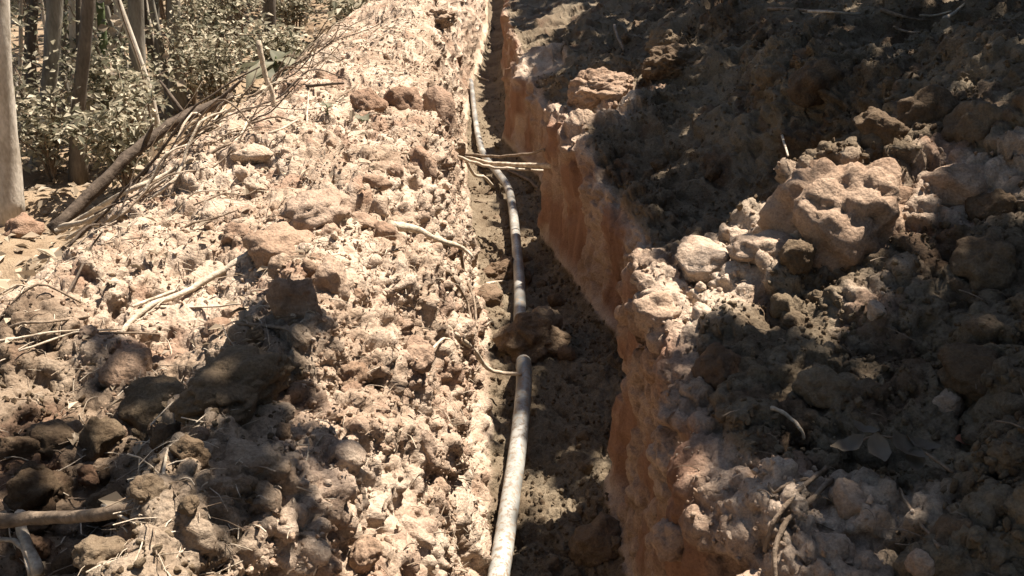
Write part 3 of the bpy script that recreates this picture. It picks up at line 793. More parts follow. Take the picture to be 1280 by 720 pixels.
def leaf_mesh(name, c, d, n, ln, wd, tone, fold=.25):
    """Folded four-sided leaves: base at c, along d, face normal n."""
    c, d, n = (np.asarray(v, float) for v in (c, d, n))
    d = d / (np.linalg.norm(d, axis=1)[:, None] + 1e-9)
    s = np.cross(d, n)
    s /= np.linalg.norm(s, axis=1)[:, None] + 1e-9
    n = np.cross(s, d)
    ln, wd = np.asarray(ln)[:, None], np.asarray(wd)[:, None]
    mid = c + d * ln * .45
    V = np.stack([c, mid + s * wd * .5 + n * wd * fold, c + d * ln - n * ln * .08, mid - s * wd * .5 + n * wd * fold], 1)
    k = len(c)
    b = np.arange(k)[:, None] * 4
    T = np.concatenate([b + np.array([0, 1, 2]), b + np.array([0, 2, 3])])
    me = mesh_np(name, V.reshape(-1, 3), tris=T, smooth=False)
    at = me.attributes.new('tone', 'FLOAT', 'POINT')
    at.data.foreach_set('value', np.repeat(np.asarray(tone, np.float32), 4))
    return me


def rand_dirs(k, rs):
    v = rs.normal(size=(k, 3))
    return v / np.linalg.norm(v, axis=1)[:, None]


def clod_mesh(name, seed, sub=4, cuts=8, rough=1.0, sx=1, sy=1, sz=1):
    rs = np.random.default_rng(seed)
    bm = bmesh.new()
    bmesh.ops.create_icosphere(bm, subdivisions=sub, radius=1)
    V = np.array([v.co for v in bm.verts])
    F = np.array([[v.index for v in f.verts] for f in bm.faces])
    bm.free()
    n0 = V.copy()
    for _ in range(cuts):
        n = rand_dirs(1, rs)[0]
        dd = rs.uniform(.55, .95) if cuts < 10 else rs.uniform(.35, .8)
        t = V @ n - dd
        V = V - np.maximum(t, 0)[:, None] * n * .8
    off = rs.uniform(-40, 40, 3)
    q = (V + off).astype(np.float32)
    wq = q + .12 * np.stack([perlin(q, 2.6, 70 + k) for k in range(3)], 1)
    V = V * (1 + rough * (.20 * fbm(q, 1.2, 3, 5)[:, None] + .20 * (lumps(wq, .55, 6, .7, .4)[:, None] - .5) + .13 * (lumps(wq, .26, 8, .8, .4)[:, None] - .5)
                          + (.07 * (lumps(wq, .12, 10, .9, .4)[:, None] - .5) if sub > 3 else 0) + .05 * fbm(q, 6, 3, 9)[:, None]))
    V = V * np.array([sx, sy, sz])
    return mesh_np(name, V, tris=F)


# ---------------------------------------------------------------- the pipe in the trench
def pipe_material():
    m, nt, b = new_mat('muddy_pipe', .38)
    ge = N(nt, 'ShaderNodeNewGeometry')
    n1 = N(nt, 'ShaderNodeTexNoise', Scale=5.0, Detail=5.0)
    n2 = N(nt, 'ShaderNodeTexNoise', Scale=60.0, Detail=5.0, Roughness=.7)
    for n in (n1, n2):
        nt.links.new(ge.outputs['Position'], n.inputs['Vector'])
    c = ramp(nt, n1.outputs[0], [(.42, (.12, .124, .115)), (.60, (.36, .35, .31))])
    d = ramp(nt, n2.outputs[0], [(.50, (0, 0, 0)), (.58, (1, 1, 1))])
    c = mix(nt, d, c, (.20, .155, .11))
    nt.links.new(c, b.inputs['Base Color'])
    b.inputs['Specular IOR Level'].default_value = .4
    bp = N(nt, 'ShaderNodeBump', Strength=.3, Distance=.002)
    nt.links.new(n2.outputs[0], bp.inputs['Height'])
    nt.links.new(bp.outputs[0], b.inputs['Normal'])
    return m


M['pipe'] = pipe_material()
pp = smooth_path(PIPE[:21], 8)
for k in range(len(pp)):
    if not (3.1 < pp[k][1] < 3.75):
        zz = ground_z(pp[k][0], pp[k][1])
        if zz < .2:
            pp[k][2] = max(pp[k][2], zz + .012)
    pp[k][2] += .055 * max(pp[k][1] - 8, 0) - (.035 * (1 + math.sin(3.1 * pp[k][1])) + .05 * max(pp[k][1] - 9.2, 0) if pp[k][1] > 7.8 else 0)
for _ in range(3):
    pp[1:-1, 2] = (pp[:-2, 2] + pp[1:-1, 2] * 2 + pp[2:, 2]) / 4
pr = np.interp(pp[:, 1], [2, 4.5, 9, 14], [.0315, .029, .026, .026])
tag(tube_obj('water_pipe', pp, pr, M['pipe'], seg=16, knob=.012, seed=3), 'pale muddy plastic pipe snaking along the trench floor', 'pipe')

# ---------------------------------------------------------------- clods, boulders and stones that stand out
for k, (n, l, c, P, w, h, cl) in enumerate(CLODS):
    rs = np.random.default_rng(500 + k)
    big = w > .2
    st = n == 'stone'
    me = clod_mesh(n, 911 + k if n != 'earth_boulder' else 4242, (6 if w > .3 else 5) if big else 4, 6 if st else (0 if n == 'earth_boulder' else 8), .55 if st else (1.3 if n == 'earth_boulder' else 1.15 if big else 1.05), 1, rs.uniform(.8, 1.05), h / w * 1.05)
    o = link(n, me, M['clod_damp' if soil_shade_at(P[0], P[1]) > .5 and not st and n != 'earth_boulder' else 'clod'])  # darkened copy where shade is painted on the bank; boulder stays pale
    o.scale = (w * .56,) * 3
    z = ground_z(P[0], P[1]) if P[2] > .45 else P[2]
    z = min(z, P[2] + .05)
    o.location = (P[0], P[1] + w * .2, max(z, P[2] - .05) + h * (.02 if st else (.12 if n == 'earth_boulder' else .04)))
    o.rotation_euler = (rs.uniform(-.25, .25), rs.uniform(-.25, .25), rs.uniform(0, 6.28))
    if n == 'earth_boulder':
        o.location = (.93, 2.14, ground_z(.93, 2.14) - .055)
        o.scale = (.165, .165, .165)
    if 'across the pipe' in l:
        o.location.z += .06
    o.color = (cl * .55, 0, 0, 1)
    tag(o, l, c)

# ---------------------------------------------------------------- sticks, twigs and roots that stand out
for k, (n, l, c, mk, P, r0, r1) in enumerate(STICKS):
    rs = np.random.default_rng(1500 + k)
    P = np.array(P)
    if 'upright in brush' not in l:
        for p in P:
            g = ground_z(p[0], p[1])
            if p[2] > .3:
                p[2] = max(p[2] + r0 * .3, min(g + r0 * .6, p[2] + .05))
    if k < 3:
        P[:, 2] += .03
    Q = smooth_path(P, 5, min(r1 * .4, .003), rs)
    t = np.linspace(0, 1, len(Q))
    tag(tube_obj(n, Q, r0 + (r1 - r0) * t, M[mk], seg=9 if r0 > .008 else 6, knob=.09, seed=k), l, c)
for k, (l, P, r0, r1) in enumerate(BRIDGE):
    rs = np.random.default_rng(1700 + k)
    P = np.array(P)
    P[0] += (P[0] - P[1]) * .5
    P[-1] += (P[-1] - P[-2]) * .35
    Q = smooth_path(P, 5, .004, rs)
    tag(tube_obj('tree_root', Q, np.linspace(r0, r1, len(Q)), M['pale' if k % 2 == 0 else 'bark'], seg=7, knob=.09, seed=40 + k), l, 'root')

# the dark log at the back of the left bank
lg = smooth_path([(-1.98, 4.0, .42), (-1.80, 4.25, .62), (-1.62, 4.45, .78), (-1.46, 4.62, .86), (-1.30, 4.75, .92)], 5, .006, np.random.default_rng(4))
log = empty('fallen_log', tuple(lg[0]))
tag(log, 'dark rotting log slanting up the back of the left bank', 'log')
V, Q, T = tube(lg - lg[0], np.linspace(.030, .024, len(lg)), 14, .14, np.random.default_rng(5))
link('trunk', mesh_np('trunk', V, Q, T), M['dark'], log)
for a, d in ((9, (.10, -.12, .12)), (14, (-.12, .05, .17)), (18, (.14, .02, .12))):
    b = lg[a] - lg[0]
    V, Q, T = tube(smooth_path([b, b + np.array(d) * .6, b + np.array(d)], 3), np.linspace(.014, .006, 7), 6, .1, np.random.default_rng(a))
    link('branch_stub', mesh_np('branch_stub', V, Q, T), M['dark'], log)

# ---------------------------------------------------------------- scattered clods, each a thing of its own
protos = [clod_mesh('earth_clod', 2000 + k, 3 if k > 5 else 4, 7, 1.1, 1, .9, .75) for k in range(14)]
protos_shade = [me.copy() for me in protos]
for me in protos:
    me.materials.append(M['clod'])
for me in protos_shade:
    me.materials.append(M['clod_damp'])


LAND = {'left': [(-.2, 3.1, 'broken tapering root'), (-.85, 2.6, 'long pale stick'), (-.65, 1.4, 'thick grey stick'), (-.1, 2.2, 'pale forked root'), (-.55, 3.9, 'green seedling'),
                 (-1.1, 4.8, 'bleached upright stick'), (-.2, 5.1, 'roots bridging the trench'), (-.58, 1.85, 'biggest shaded clod'), (-.5, 5.7, 'tall reddish clod'), (-1.1, 2.2, 'long thin dark twig'),
                 (-.62, 3.2, 'wide flat clod with reddish front'), (-.5, 2.35, 'tall angular brown clod'), (-.9, 3.9, 'flat pale stone')],
        'right': [(1.0, 2.4, 'large sunlit boulder'), (.70, 1.32, 'grey withered leaves'), (.95, 1.9, 'pale pointed stone'), (.93, 1.52, 'pale knobbly stone'), (.63, 1.58, 'bent pale twig'),
                  (2.3, 5.8, 'pale stick on the crest'), (.5, 5.0, 'roots bridging the trench'), (.55, 1.3, 'curving hanging roots'), (.45, 2.2, 'corner of the near wall buttress'), (1.42, 3.7, 'round topped clod'),
                  (.82, 6.2, 'smooth broad clod on the second buttress')],
        'floor': [(.16, 3.05, 'hump of the pipe'), (.2, 3.5, 'dark clod across the pipe'), (.15, 5.2, 'roots bridging the trench'), (.32, 2.1, 'pale stone on the trench floor'), (.13, 4.4, 'shadowed clod under the drooping root')]}


def scatter(cnt, ua, ub, ya, yb, lo, hi, where, group, seed, clay=(.0, .5), pw=2.4):
    rs = np.random.default_rng(seed)
    ia, ib = np.searchsorted(U, ua), np.searchsorted(U, ub)
    for k in range(cnt):
        y = ya * (yb / ya) ** rs.random()
        v = int(np.searchsorted(YS, y))
        # even by width, not by column count
        xs = GV[v, ia:ib, 0]
        x = rs.uniform(xs.min(), xs.max())
        u = ia + int(np.argmin(abs(xs - x)))
        p = GV[v, u]
        s = lo + (hi - lo) * rs.random() ** pw
        darkened = soil_shade.reshape(ny, nu)[v, u] > .45  # lies where shade is painted into the soil
        o = bpy.data.objects.new('earth_clod', (protos_shade if darkened else protos)[rs.integers(len(protos))])
        COL.objects.link(o)
        o.location = (p[0], p[1], p[2] + s * .22)
        o.scale = (s, s, s)
        o.rotation_euler = tuple(rs.uniform(0, 6.28, 3))
        cl = .5 * rs.uniform(*clay) ** 1.5
        o.color = (cl, 0, 0, 1)
        near = min(LAND[where], key=lambda q: (q[0] - p[0]) ** 2 + (q[1] - p[1]) ** 2)[2]
        size = 'tiny' if s < .018 else 'small' if s < .03 else 'fist sized'
        tone = 'reddish' if cl > .2 else 'dark' if darkened else 'pale'
        tag(o, size + ' ' + tone + ' loose clod near the ' + near + (', trench floor' if where == 'floor' else ', ' + where + ' bank'), 'clod', group)


scatter(130, 4.2, 8.2, 1.1, 7.5, .014, .045, 'left', 'loose clods on the left bank', 11, (0, .8))
scatter(110, 15.6, 19.6, 1.1, 7.0, .018, .055, 'right', 'loose clods on the right bank', 12, (0, .4))
scatter(36, 9.6, 12.8, 1.9, 7.5, .016, .050, 'floor', 'loose clods on the trench floor', 13, (.1, .6))


# ---------------------------------------------------------------- crumbs: uncountable, instanced on points of the surface
crumb_cols = []
for cm in ('crumb', 'crumb_damp'):
    crumb_cols.append(bpy.data.collections.new(cm + '_shapes'))
    for k in range(9):
        me = clod_mesh('crumb', 3000 + k, 2 if k < 6 else 3, 14, .8, 1, .75, .65)
        me.materials.append(M[cm])
        crumb_cols[-1].objects.link(bpy.data.objects.new('crumb', me))


def scatter_group(col):
    ng = bpy.data.node_groups.new('scatter_crumbs', 'GeometryNodeTree')
    ng.interface.new_socket('Geometry', in_out='INPUT', socket_type='NodeSocketGeometry')
    ng.interface.new_socket('Geometry', in_out='OUTPUT', socket_type='NodeSocketGeometry')
    gi, go = ng.nodes.new('NodeGroupInput'), ng.nodes.new('NodeGroupOutput')
    ci = ng.nodes.new('GeometryNodeCollectionInfo')
    ci.inputs['Collection'].default_value = col
    ci.inputs['Separate Children'].default_value = True
    ci.inputs['Reset Children'].default_value = True
    ip = ng.nodes.new('GeometryNodeInstanceOnPoints')
    ip.inputs['Pick Instance'].default_value = True
    for nm, ty, sock in (('size', 'FLOAT', 'Scale'), ('spin', 'FLOAT_VECTOR', 'Rotation'), ('pick', 'INT', 'Instance Index')):
        na = ng.nodes.new('GeometryNodeInputNamedAttribute')
        na.data_type = ty
        na.inputs['Name'].default_value = nm
        ng.links.new(na.outputs['Attribute'], ip.inputs[sock])
    ng.links.new(gi.outputs[0], ip.inputs['Points'])
    ng.links.new(ci.outputs[0], ip.inputs['Instance'])
    ng.links.new(ip.outputs[0], go.inputs[0])
    return ng


SG = [scatter_group(c) for c in crumb_cols]


def crumbs(name, cnt, ua, ub, ya, yb, lo, hi, label, seed, darkened=0):
    rs = np.random.default_rng(seed)
    ia, ib = np.searchsorted(U, ua), np.searchsorted(U, ub)
    y = ya * (yb / ya) ** rs.random(cnt * 4)
    v = np.clip(np.searchsorted(YS, y), 1, ny - 2)
    # accept columns in proportion to the length of surface they stand for
    u = rs.integers(ia, ib, cnt * 4)
    wgt = np.linalg.norm(GV[v, u + 1] - GV[v, u], axis=1)
    cl = .5 + .9 * perlin(GV[v, u].astype(np.float32), 4.0, 33)
    keep = rs.random(cnt * 4) < wgt / np.percentile(wgt, 85) * np.clip(cl, .15, 1)
    keep &= (soil_shade.reshape(ny, nu)[v, u] > .5) == bool(darkened)  # darkened crumbs only where the soil has shade painted in
    v, u = v[keep][:cnt], u[keep][:cnt]
    P = GV[v, u] + rs.normal(0, .004, (len(v), 3))
    s = lo + (hi - lo) * rs.random(len(v)) ** 3.2
    me = bpy.data.meshes.new(name)
    me.vertices.add(len(P))
    me.vertices.foreach_set('co', P.astype(np.float32).ravel())
    a = me.attributes.new('size', 'FLOAT', 'POINT')
    a.data.foreach_set('value', s.astype(np.float32))
    a = me.attributes.new('spin', 'FLOAT_VECTOR', 'POINT')
    a.data.foreach_set('vector', rs.uniform(0, 6.28, (len(v), 3)).astype(np.float32).ravel())
    a = me.attributes.new('pick', 'INT', 'POINT')
    a.data.foreach_set('value', rs.integers(0, 9, len(v)).astype(np.int32))
    o = link(name, me)
    md = o.modifiers.new('crumbs', 'NODES')
    md.node_group = SG[darkened]
    tag(o, label, 'soil', kind='stuff')


crumbs('soil_crumbs', 42000, 3.2, 9.3, .9, 11, .0025, .013, 'fine crumbs of dry soil strewn over the left bank', 21)
crumbs('soil_crumbs', 52000, 15.2, 20.6, .9, 9, .003, .017, 'fine dark crumbs of soil strewn over the right bank', 22, 1)
crumbs('soil_crumbs', 12000, 15.1, 19, .9, 9, .003, .012, 'fine dry crumbs along the lip of the right bank', 24, 0)
crumbs('soil_crumbs', 7000, 9.0, 12.9, 1.7, 10, .003, .018, 'fine crumbs of soil over the trench floor', 23, 1)
crumbs('soil_crumbs', 6000, 4, 9.3, .9, 2.2, .003, .014, 'fine dark crumbs in the hollow of the left bank', 25, 1)


# fine rootlets and straw mixed into the soil
def fibres(name, cnt, ua, ub, ya, yb, lmin, lmax, r, mat, label, seed, lift=.006):
    rs = np.random.default_rng(seed)
    ia, ib = np.searchsorted(U, ua), np.searchsorted(U, ub)
    parts = []
    for k in range(cnt):
        y = ya * (yb / ya) ** rs.random()
        v = int(np.searchsorted(YS, y))
        u = int(rs.integers(ia, ib))
        p = GV[v, u]
        L = lmin + (lmax - lmin) * rs.random() ** 2
        a = rs.uniform(0, 6.28)
        d = np.array([math.cos(a), math.sin(a), rs.normal(0, .25)])
        e = np.array([-d[1], d[0], rs.uniform(-.2, .5)])
        b = rs.normal(0, .25) * L
        t = np.linspace(-.5, .5, 4)[:, None]
        Q = p + d * L * t + e * b * (.25 - t * t) + np.array([0, 0, lift + .12 * L * rs.random() ** 3]) * (1.2 - 2 * abs(t))
        rr = r * rs.uniform(.5, 1.3) * max(1, y / 4)
        parts.append(tube(Q, np.array([1, .9, .7, .35]) * rr, 3, cap=False))
    V, Q, T = join(parts)
    o = link(name, mesh_np(name, V, Q, T), mat)
    tag(o, label, 'roots', kind='stuff')


fibres('root_fibres', 3000, 3.4, 9.2, 1.0, 9, .02, .10, .0015, M['pale'], 'pale rootlets and straw mixed into the left bank', 31)
fibres('root_fibres', 900, 3.4, 9.2, 1.0, 8, .03, .14, .0017, M['bark'], 'brown rootlets mixed into the left bank', 32)
fibres('root_fibres', 420, 15.2, 20, 1.0, 8, .03, .12, .0014, M['bark'], 'brown rootlets mixed into the right bank', 33)


# ---------------------------------------------------------------- small leaves and plants on the banks
def single_leaf(name, ln, wd, seed, curl=.35):
    """One broad leaf with a midrib fold, curl and slightly ragged edge; lies along +x."""
    rs = np.random.default_rng(seed)
    nl, nw = 9, 5
    V = []
    for i in range(nl):
        t = i / (nl - 1)
        half = wd * .5 * max(.03, math.sin(math.pi * min(1, t * .96 + .02) ** .85)) * (1 + .06 * rs.normal())
        for j in range(nw):
            s_ = j / (nw - 1) * 2 - 1
            z = abs(s_) * half * .35 + curl * ln * (t - .4) ** 2 - .02 * ln + .02 * ln * rs.normal() * abs(s_)
            V.append((t * ln, s_ * half, z))
    i = np.arange(nl * nw).reshape(nl, nw)
    Q = np.stack([i[:-1, :-1], i[:-1, 1:], i[1:, 1:], i[1:, :-1]], -1).reshape(-1, 4)
    me = mesh_np(name, V, quads=Q)
    at = me.attributes.new('tone', 'FLOAT', 'POINT')
    at.data.foreach_set('value', np.clip(rs.uniform(.2, .9) + .1 * rs.normal(size=len(V)), 0, 1).astype(np.float32))
    return me


# spray of withered leaves on the right bank
lr = ground_hit(.70, 1.32)[0]
spray = empty('dead_leaf_spray', (lr.x, lr.y, lr.z + .03))
tag(spray, 'spray of grey withered leaves lying on the shaded right bank', 'dead leaves')
V, Q, T = tube(smooth_path([(-.05, .02, .005), (0, .03, .028), (.06, .01, .02), (.10, -.06, .008)], 4), np.linspace(.002, .003, 13), 5)
link('stem', mesh_np('stem', V, Q, T), M['bark'], spray)
for k, (x, y, z, rz_, ry, ln, wd) in enumerate([(-.02, .03, .022, 3.5, .25, .085, .045), (.0, .03, .030, 4.6, .5, .075, .05), (.03, .028, .030, 5.2, .35, .085, .055), (.05, .02, .026, 5.9, .3, .07, .045),
                                               (.01, .03, .03, 2.2, .2, .07, .04), (.06, .0, .02, 4.4, .6, .06, .04)]):
    o = link('leaf', single_leaf('leaf', ln * .85, wd * .8, 60 + k, .9), M['leaf_grey'], spray)
    o.location = (x, y, z)
    o.rotation_euler = (0, ry, rz_)
LEAVES = [(.885, 1.41, .045, 'small reddish dead leaf on the shaded right bank', (.30, .13, .075)),
          (.86, 1.30, .05, 'small brown dead leaf near the pale knobbly stone', None), (.62, 1.28, .04, 'curled brown leaf beside the curving roots', None),
          (.95, 1.20, .05, 'brown dead leaf on the near slope of right bank', None)]
for k, (x, y, ln, lab, colr) in enumerate(LEAVES):
    g, nrm = ground_hit(x, y)
    mt = M['leaf_dead']
    if colr:
        mt = leaf_material('reddish_leaf', colr, tuple(c * 1.2 for c in colr), .1)
    o = link('dead_leaf', single_leaf('dead_leaf', ln, ln * .62, 80 + k), mt)
    o.location = (g.x, g.y, g.z + .008)
    o.rotation_euler = (.3, .2, 1.1 * k)
    tag(o, lab, 'leaf')

# green seedlings on the left bank
for k, (x, y, lab, sz) in enumerate([(-.52, 3.95, 'small green seedling growing on the sunny left bank', .05), (-.66, 3.9, 'tiny green sprout left of the seedling on the left bank', .035)]):
    g = ground_hit(x, y)[0]
    root = empty('seedling', (g.x, g.y, g.z - .01))
    tag(root, lab, 'seedling')
    V, Q, T = tube(np.array([[0, 0, 0], [.003, 0, .03], [.0, .004, .06]]), .003, 5)
    link('stem', mesh_np('stem', V, Q, T), M['green_stem'], root)
    for j in range(6):
        o = link('leaf', single_leaf('leaf', sz * (1 + .3 * (j % 3)), sz * .7, 120 + 7 * k + j), M['leaf'], root)
        o.location = (0, 0, .035 + .005 * j)
        o.rotation_euler = (0, -.35 + .1 * j, j * 1.05)

# ---------------------------------------------------------------- trees of the wood on the left
TREE_LAB = {
    0: 'pale sunlit trunk with flared foot behind the left bank', 1: 'broad grey trunk right behind the pale sunlit trunk', 2: 'dark straight trunk standing beside thin pale sapling',
    3: 'grey leaning trunk with a cut branch stub', 4: 'straight grey trunk beyond the rotting log', 5: 'dark leaning trunk above the bleached upright stick',
    6: 'thin dark trunk between the pale and broad grey trunks', 7: 'thin grey trunk deep behind dark straight trunk', 8: 'thin pale sapling trunk close to the dark straight trunk',
    9: 'thin dark trunk just left of the stubbed grey trunk', 10: 'very thin pale sapling in front of broad grey trunk', 11: 'dark trunk standing far back behind straight grey trunk',
    12: 'farthest dark trunk among the undergrowth'}
rsT = np.random.default_rng(77)
FOREST = []
for k, (B, D, r, kind) in enumerate(TREES):
    B, D = np.array(B), np.array(D)
    B[2] = ground_z(B[0], B[1]) - .05
    Ht = rsT.uniform(6.5, 8.5) if r > .04 else rsT.uniform(3.5, 5)
    t = np.linspace(0, 1, 15)
    P = B + D * (t * Ht)[:, None]
    # the lean eases to upright above head height
    ex = np.maximum(t * Ht - 2.2, 0)
    P[:, 0] -= D[0] * (ex - 1.2 * (1 - np.exp(-ex / 1.2))) * .9
    P += np.cumsum(rsT.normal(0, .022, P.shape), axis=0) * np.array([1, 1, 0])
    rr = r * (1 - .62 * t) * (1 + .55 * np.exp(-t * Ht / .18))
    root = empty('forest_tree', tuple(B))
    tag(root, TREE_LAB[k], 'tree', 'trees of the wood')
    V, Q, T = tube(smooth_path(P - B, 3), np.interp(np.linspace(0, 1, 43), t, rr), 14, .05, rsT)
    link('trunk', mesh_np('trunk', V, Q, T), M['trunk_' + kind], root)
    FOREST.append((root, P, rr, Ht, k))

# thin saplings with branches and the green sapling
GS = smooth_path([(-3.05, 7.4, .2), (-2.98, 7.4, .9), (-2.93, 7.38, 1.4), (-2.86, 7.36, 1.9), (-2.8, 7.3, 2.6)], 5)
gs = empty('sapling', tuple(GS[0]))
tag(gs, 'slim green sapling stem between dark straight and stubbed grey trunks', 'sapling')
V, Q, T = tube(GS - GS[0], np.linspace(.036, .02, len(GS)), 10, .05, rsT)
link('stem', mesh_np('stem', V, Q, T), M['green_stem'], gs)
st = FOREST[3][1]
b0 = st[3] - st[0] + np.array([.06, -.04, .05])
V, Q, T = tube(smooth_path([b0, b0 + np.array([.10, -.02, -.05]), b0 + np.array([.17, -.03, .03])], 4), np.linspace(.026, .018, 9), 8, .08, rsT)
link('branch_stub', mesh_np('branch_stub', V, Q, T), M['pale'], FOREST[3][0])


# ---------------------------------------------------------------- crowns; shadow map coordinates are the sun's projection on z = 0.8
def in_poly(x, y, poly):
    poly = np.array(poly)
    c = np.zeros(len(x), bool)
    j = len(poly) - 1
    for i in range(len(poly)):
        xi, yi = poly[i]
        xj, yj = poly[j]
        k = ((yi > y) != (yj > y)) & (x < (xj - xi) * (y - yi) / (yj - yi + 1e-12) + xi)
        c ^= k
        j = i
    return c


def crown_points(cnt, box, keep, zlo, zhi, seed):
    """Leaf places in the crowns: sampled over the ground they shade, lifted along the sun's direction."""
    rs = np.random.default_rng(seed)
    x = rs.uniform(box[0], box[1], cnt)
    y = rs.uniform(box[2], box[3], cnt)
    k = keep(x, y, rs)
    x, y = x[k], y[k]
    z = rs.uniform(zlo, zhi, len(x))
    s = (z - .8) / SUN[2]
    return np.stack([x + SUN[0] * s, y + SUN[1] * s, z], 1)


def jig(x, y, f, a, seed):
    p = np.stack([x, y, np.zeros_like(x)], 1).astype(np.float32)
    return x + a * fbm(p, f, 3, seed), y + a * fbm(p, f, 3, seed + 5)


def keep_right(x, y, rs):
    # open sky over the left bank and the trench's left half; closed crown over the right bank, gaps where sun gets through
    xj, yj = jig(x, y, 2.2, .10, 200)
    k = xj > np.interp(yj, [0, 1.9, 2.1, 2.4, 2.6, 3.9, 4.2, 6.4, 7, 14], [.42, .42, .52, .52, .42, .42, .56, .54, .42, .42])
    for p in LIT:
        k &= ~in_poly(xj, yj, p)
    p = np.stack([x, y, 0 * x], 1).astype(np.float32)
    fle = fbm(p, 5.5, 2, 222) > .40                       # small sun flecks
    k &= ~fle
    k &= ~((yj > 11.5) & (xj > 2.2))
    for i, q in enumerate(SHADE):
        k |= in_poly(xj, yj, q) & ((fbm(p, 5.0, 2, 240) < .26) | (i == 2))
    return k


def keep_left(x, y, rs):
    xj, yj = jig(x, y, 1.5, .25, 300)
    p = np.stack([x, y, 0 * x], 1).astype(np.float32)
    k = (xj < np.interp(yj, [2, 5, 8, 11, 14, 20], [-2.6, -2.35, -2.2, -2.1, -1.9, -1.2])) & (fbm(p, 2.0, 4, 310) < -.28) & ~in_poly(x, y, [(-2.2, 5.9), (-2.8, 6.0), (-4.0, 5.2), (-3.8, 4.4), (-2.2, 5.1)])
    return k


def leaf_cloud(name, P, ln, wd, mat, seed, parent=None, origin=(0, 0, 0), droop=.3, tone=None):
    rs = np.random.default_rng(seed)
    n = len(P)
    d = rand_dirs(n, rs) * np.array([1, 1, .5]) - np.array([0, 0, droop])
    nn = rand_dirs(n, rs) * .7 + np.array([.15, .15, .8])
    L = ln * rs.uniform(.35, 1.5, n)
    tn = rs.random(n) if tone is None else tone
    me = leaf_mesh(name, P - np.array(origin), d, nn, L, L * wd, tn)
    return link(name, me, mat, parent)


def grow_limbs(root, trunk_P, trunk_r, pts, seed, cnt=9, mat='trunk_grey'):
    rs = np.random.default_rng(seed)
    o = trunk_P[0]
    for k in range(cnt):
        if not len(pts):
            break
        e = pts[rs.integers(len(pts))]
        i = int(rs.integers(len(trunk_P) // 2, len(trunk_P) - 1))
        a = trunk_P[i]
        m_ = a * .45 + e * .55 + np.array([0, 0, .25])
        Q_ = smooth_path([a, m_, e], 5, .02, rs)
        V, Q, T = tube(Q_ - o, np.linspace(trunk_r[i] * .55, .012, len(Q_)), 7, .05, rs)
        link('limb', mesh_np('limb', V, Q, T), M[mat], root)


# trees standing right of the right bank, outside the picture; their shade lies over the bank
RT = [((5.0, 4.4), .17, 8.2), ((7.2, 7.2), .15, 8.6), ((7.0, 11.6), .16, 8.4), ((4.4, 1.0), .14, 7.8)]
RLAB = ['broad tree shading the near right bank', 'tall tree shading the middle of the right bank', 'tree at far end of the right bank', 'slender tree standing beside the near right bank']
PR = crown_points(80000, (-1.2, 6.5, -.6, 15), keep_right, 4.6, 6.8, 401)
own = np.argmin(np.stack([np.hypot(PR[:, 0] - a, PR[:, 1] - b) for (a, b), _, _ in RT]), axis=0)
for k, ((x, y), r, Ht) in enumerate(RT):
    rs = np.random.default_rng(600 + k)
    B = np.array([x, y, ground_z(x, y) - .06])
    t = np.linspace(0, 1, 13)
    P = B + np.stack([0 * t, 0 * t, t * Ht * .8], 1) + np.cumsum(rs.normal(0, .03, (13, 3)), axis=0) * np.array([1, 1, 0])
    rr = r * (1 - .6 * t) * (1 + .5 * np.exp(-t * Ht / .25))
    root = empty('shade_tree', tuple(B))
    tag(root, RLAB[k], 'tree', 'trees beside the right bank')
    V, Q, T = tube(P - B, rr, 14, .05, rs)
    link('trunk', mesh_np('trunk', V, Q, T), M['trunk_grey'], root)
    pts = PR[own == k]
    leaf_cloud('crown', pts, .17, .62, M['leaf_canopy'], 640 + k, root, B)
    grow_limbs(root, P, rr, pts, 660 + k, 12)
# trees added out of view, behind and beside the trench, to block sky light
AT = [(-4.6, -4.2), (.2, -5.6), (4.6, -4.4), (8.2, -1.0), (10.2, 4.5), (-6.5, .2), (11.0, 10.0), (-5.6, 3.0)]
ALAB = ['round crowned tree standing behind the left bank start', 'tree standing across the trench start', 'tree standing behind the right bank start', 'tree on the outer side of the near right bank',
        'tree on the outer side of the middle right bank', 'tree of the wood behind the near left bank', 'tree on the outer side of the far right bank', 'tree of the wood left of the pale sunlit trunk']
for k, (x, y) in enumerate(AT):
    rs = np.random.default_rng(680 + k)
    B = np.array([x, y, -.45 if y < -1.6 or abs(x) > 8.9 else ground_z(x, y) - .06])
    t = np.linspace(0, 1, 9)
    P = B + np.stack([0 * t, 0 * t, t * 7.0], 1) + np.cumsum(rs.normal(0, .03, (9, 3)), axis=0) * np.array([1, 1, 0])
    rr = .17 * (1 - .6 * t) * (1 + .5 * np.exp(-t * 28))
    root = empty('clearing_tree', tuple(B))
    tag(root, ALAB[k], 'tree', 'trees around the clearing')
    V, Q, T = tube(P - B, rr, 12, .05, rs)
    link('trunk', mesh_np('trunk', V, Q, T), M['trunk_grey'], root)
    d = rand_dirs(2600, rs) * (rs.random(2600) ** .4)[:, None]
    pts = P[-1] + np.array([0, 0, -1.4]) + d * np.array([2.3, 2.3, 3.6])
    pts = pts[(pts[:, 2] > 1.2) & (fbm(pts.astype(np.float32), .8, 2, 333) > -.35)]
    leaf_cloud('crown', pts, .34, .6, M['leaf_canopy'], 690 + k, root, B)
    grow_limbs(root, P, rr, pts, 700 + k, 8)
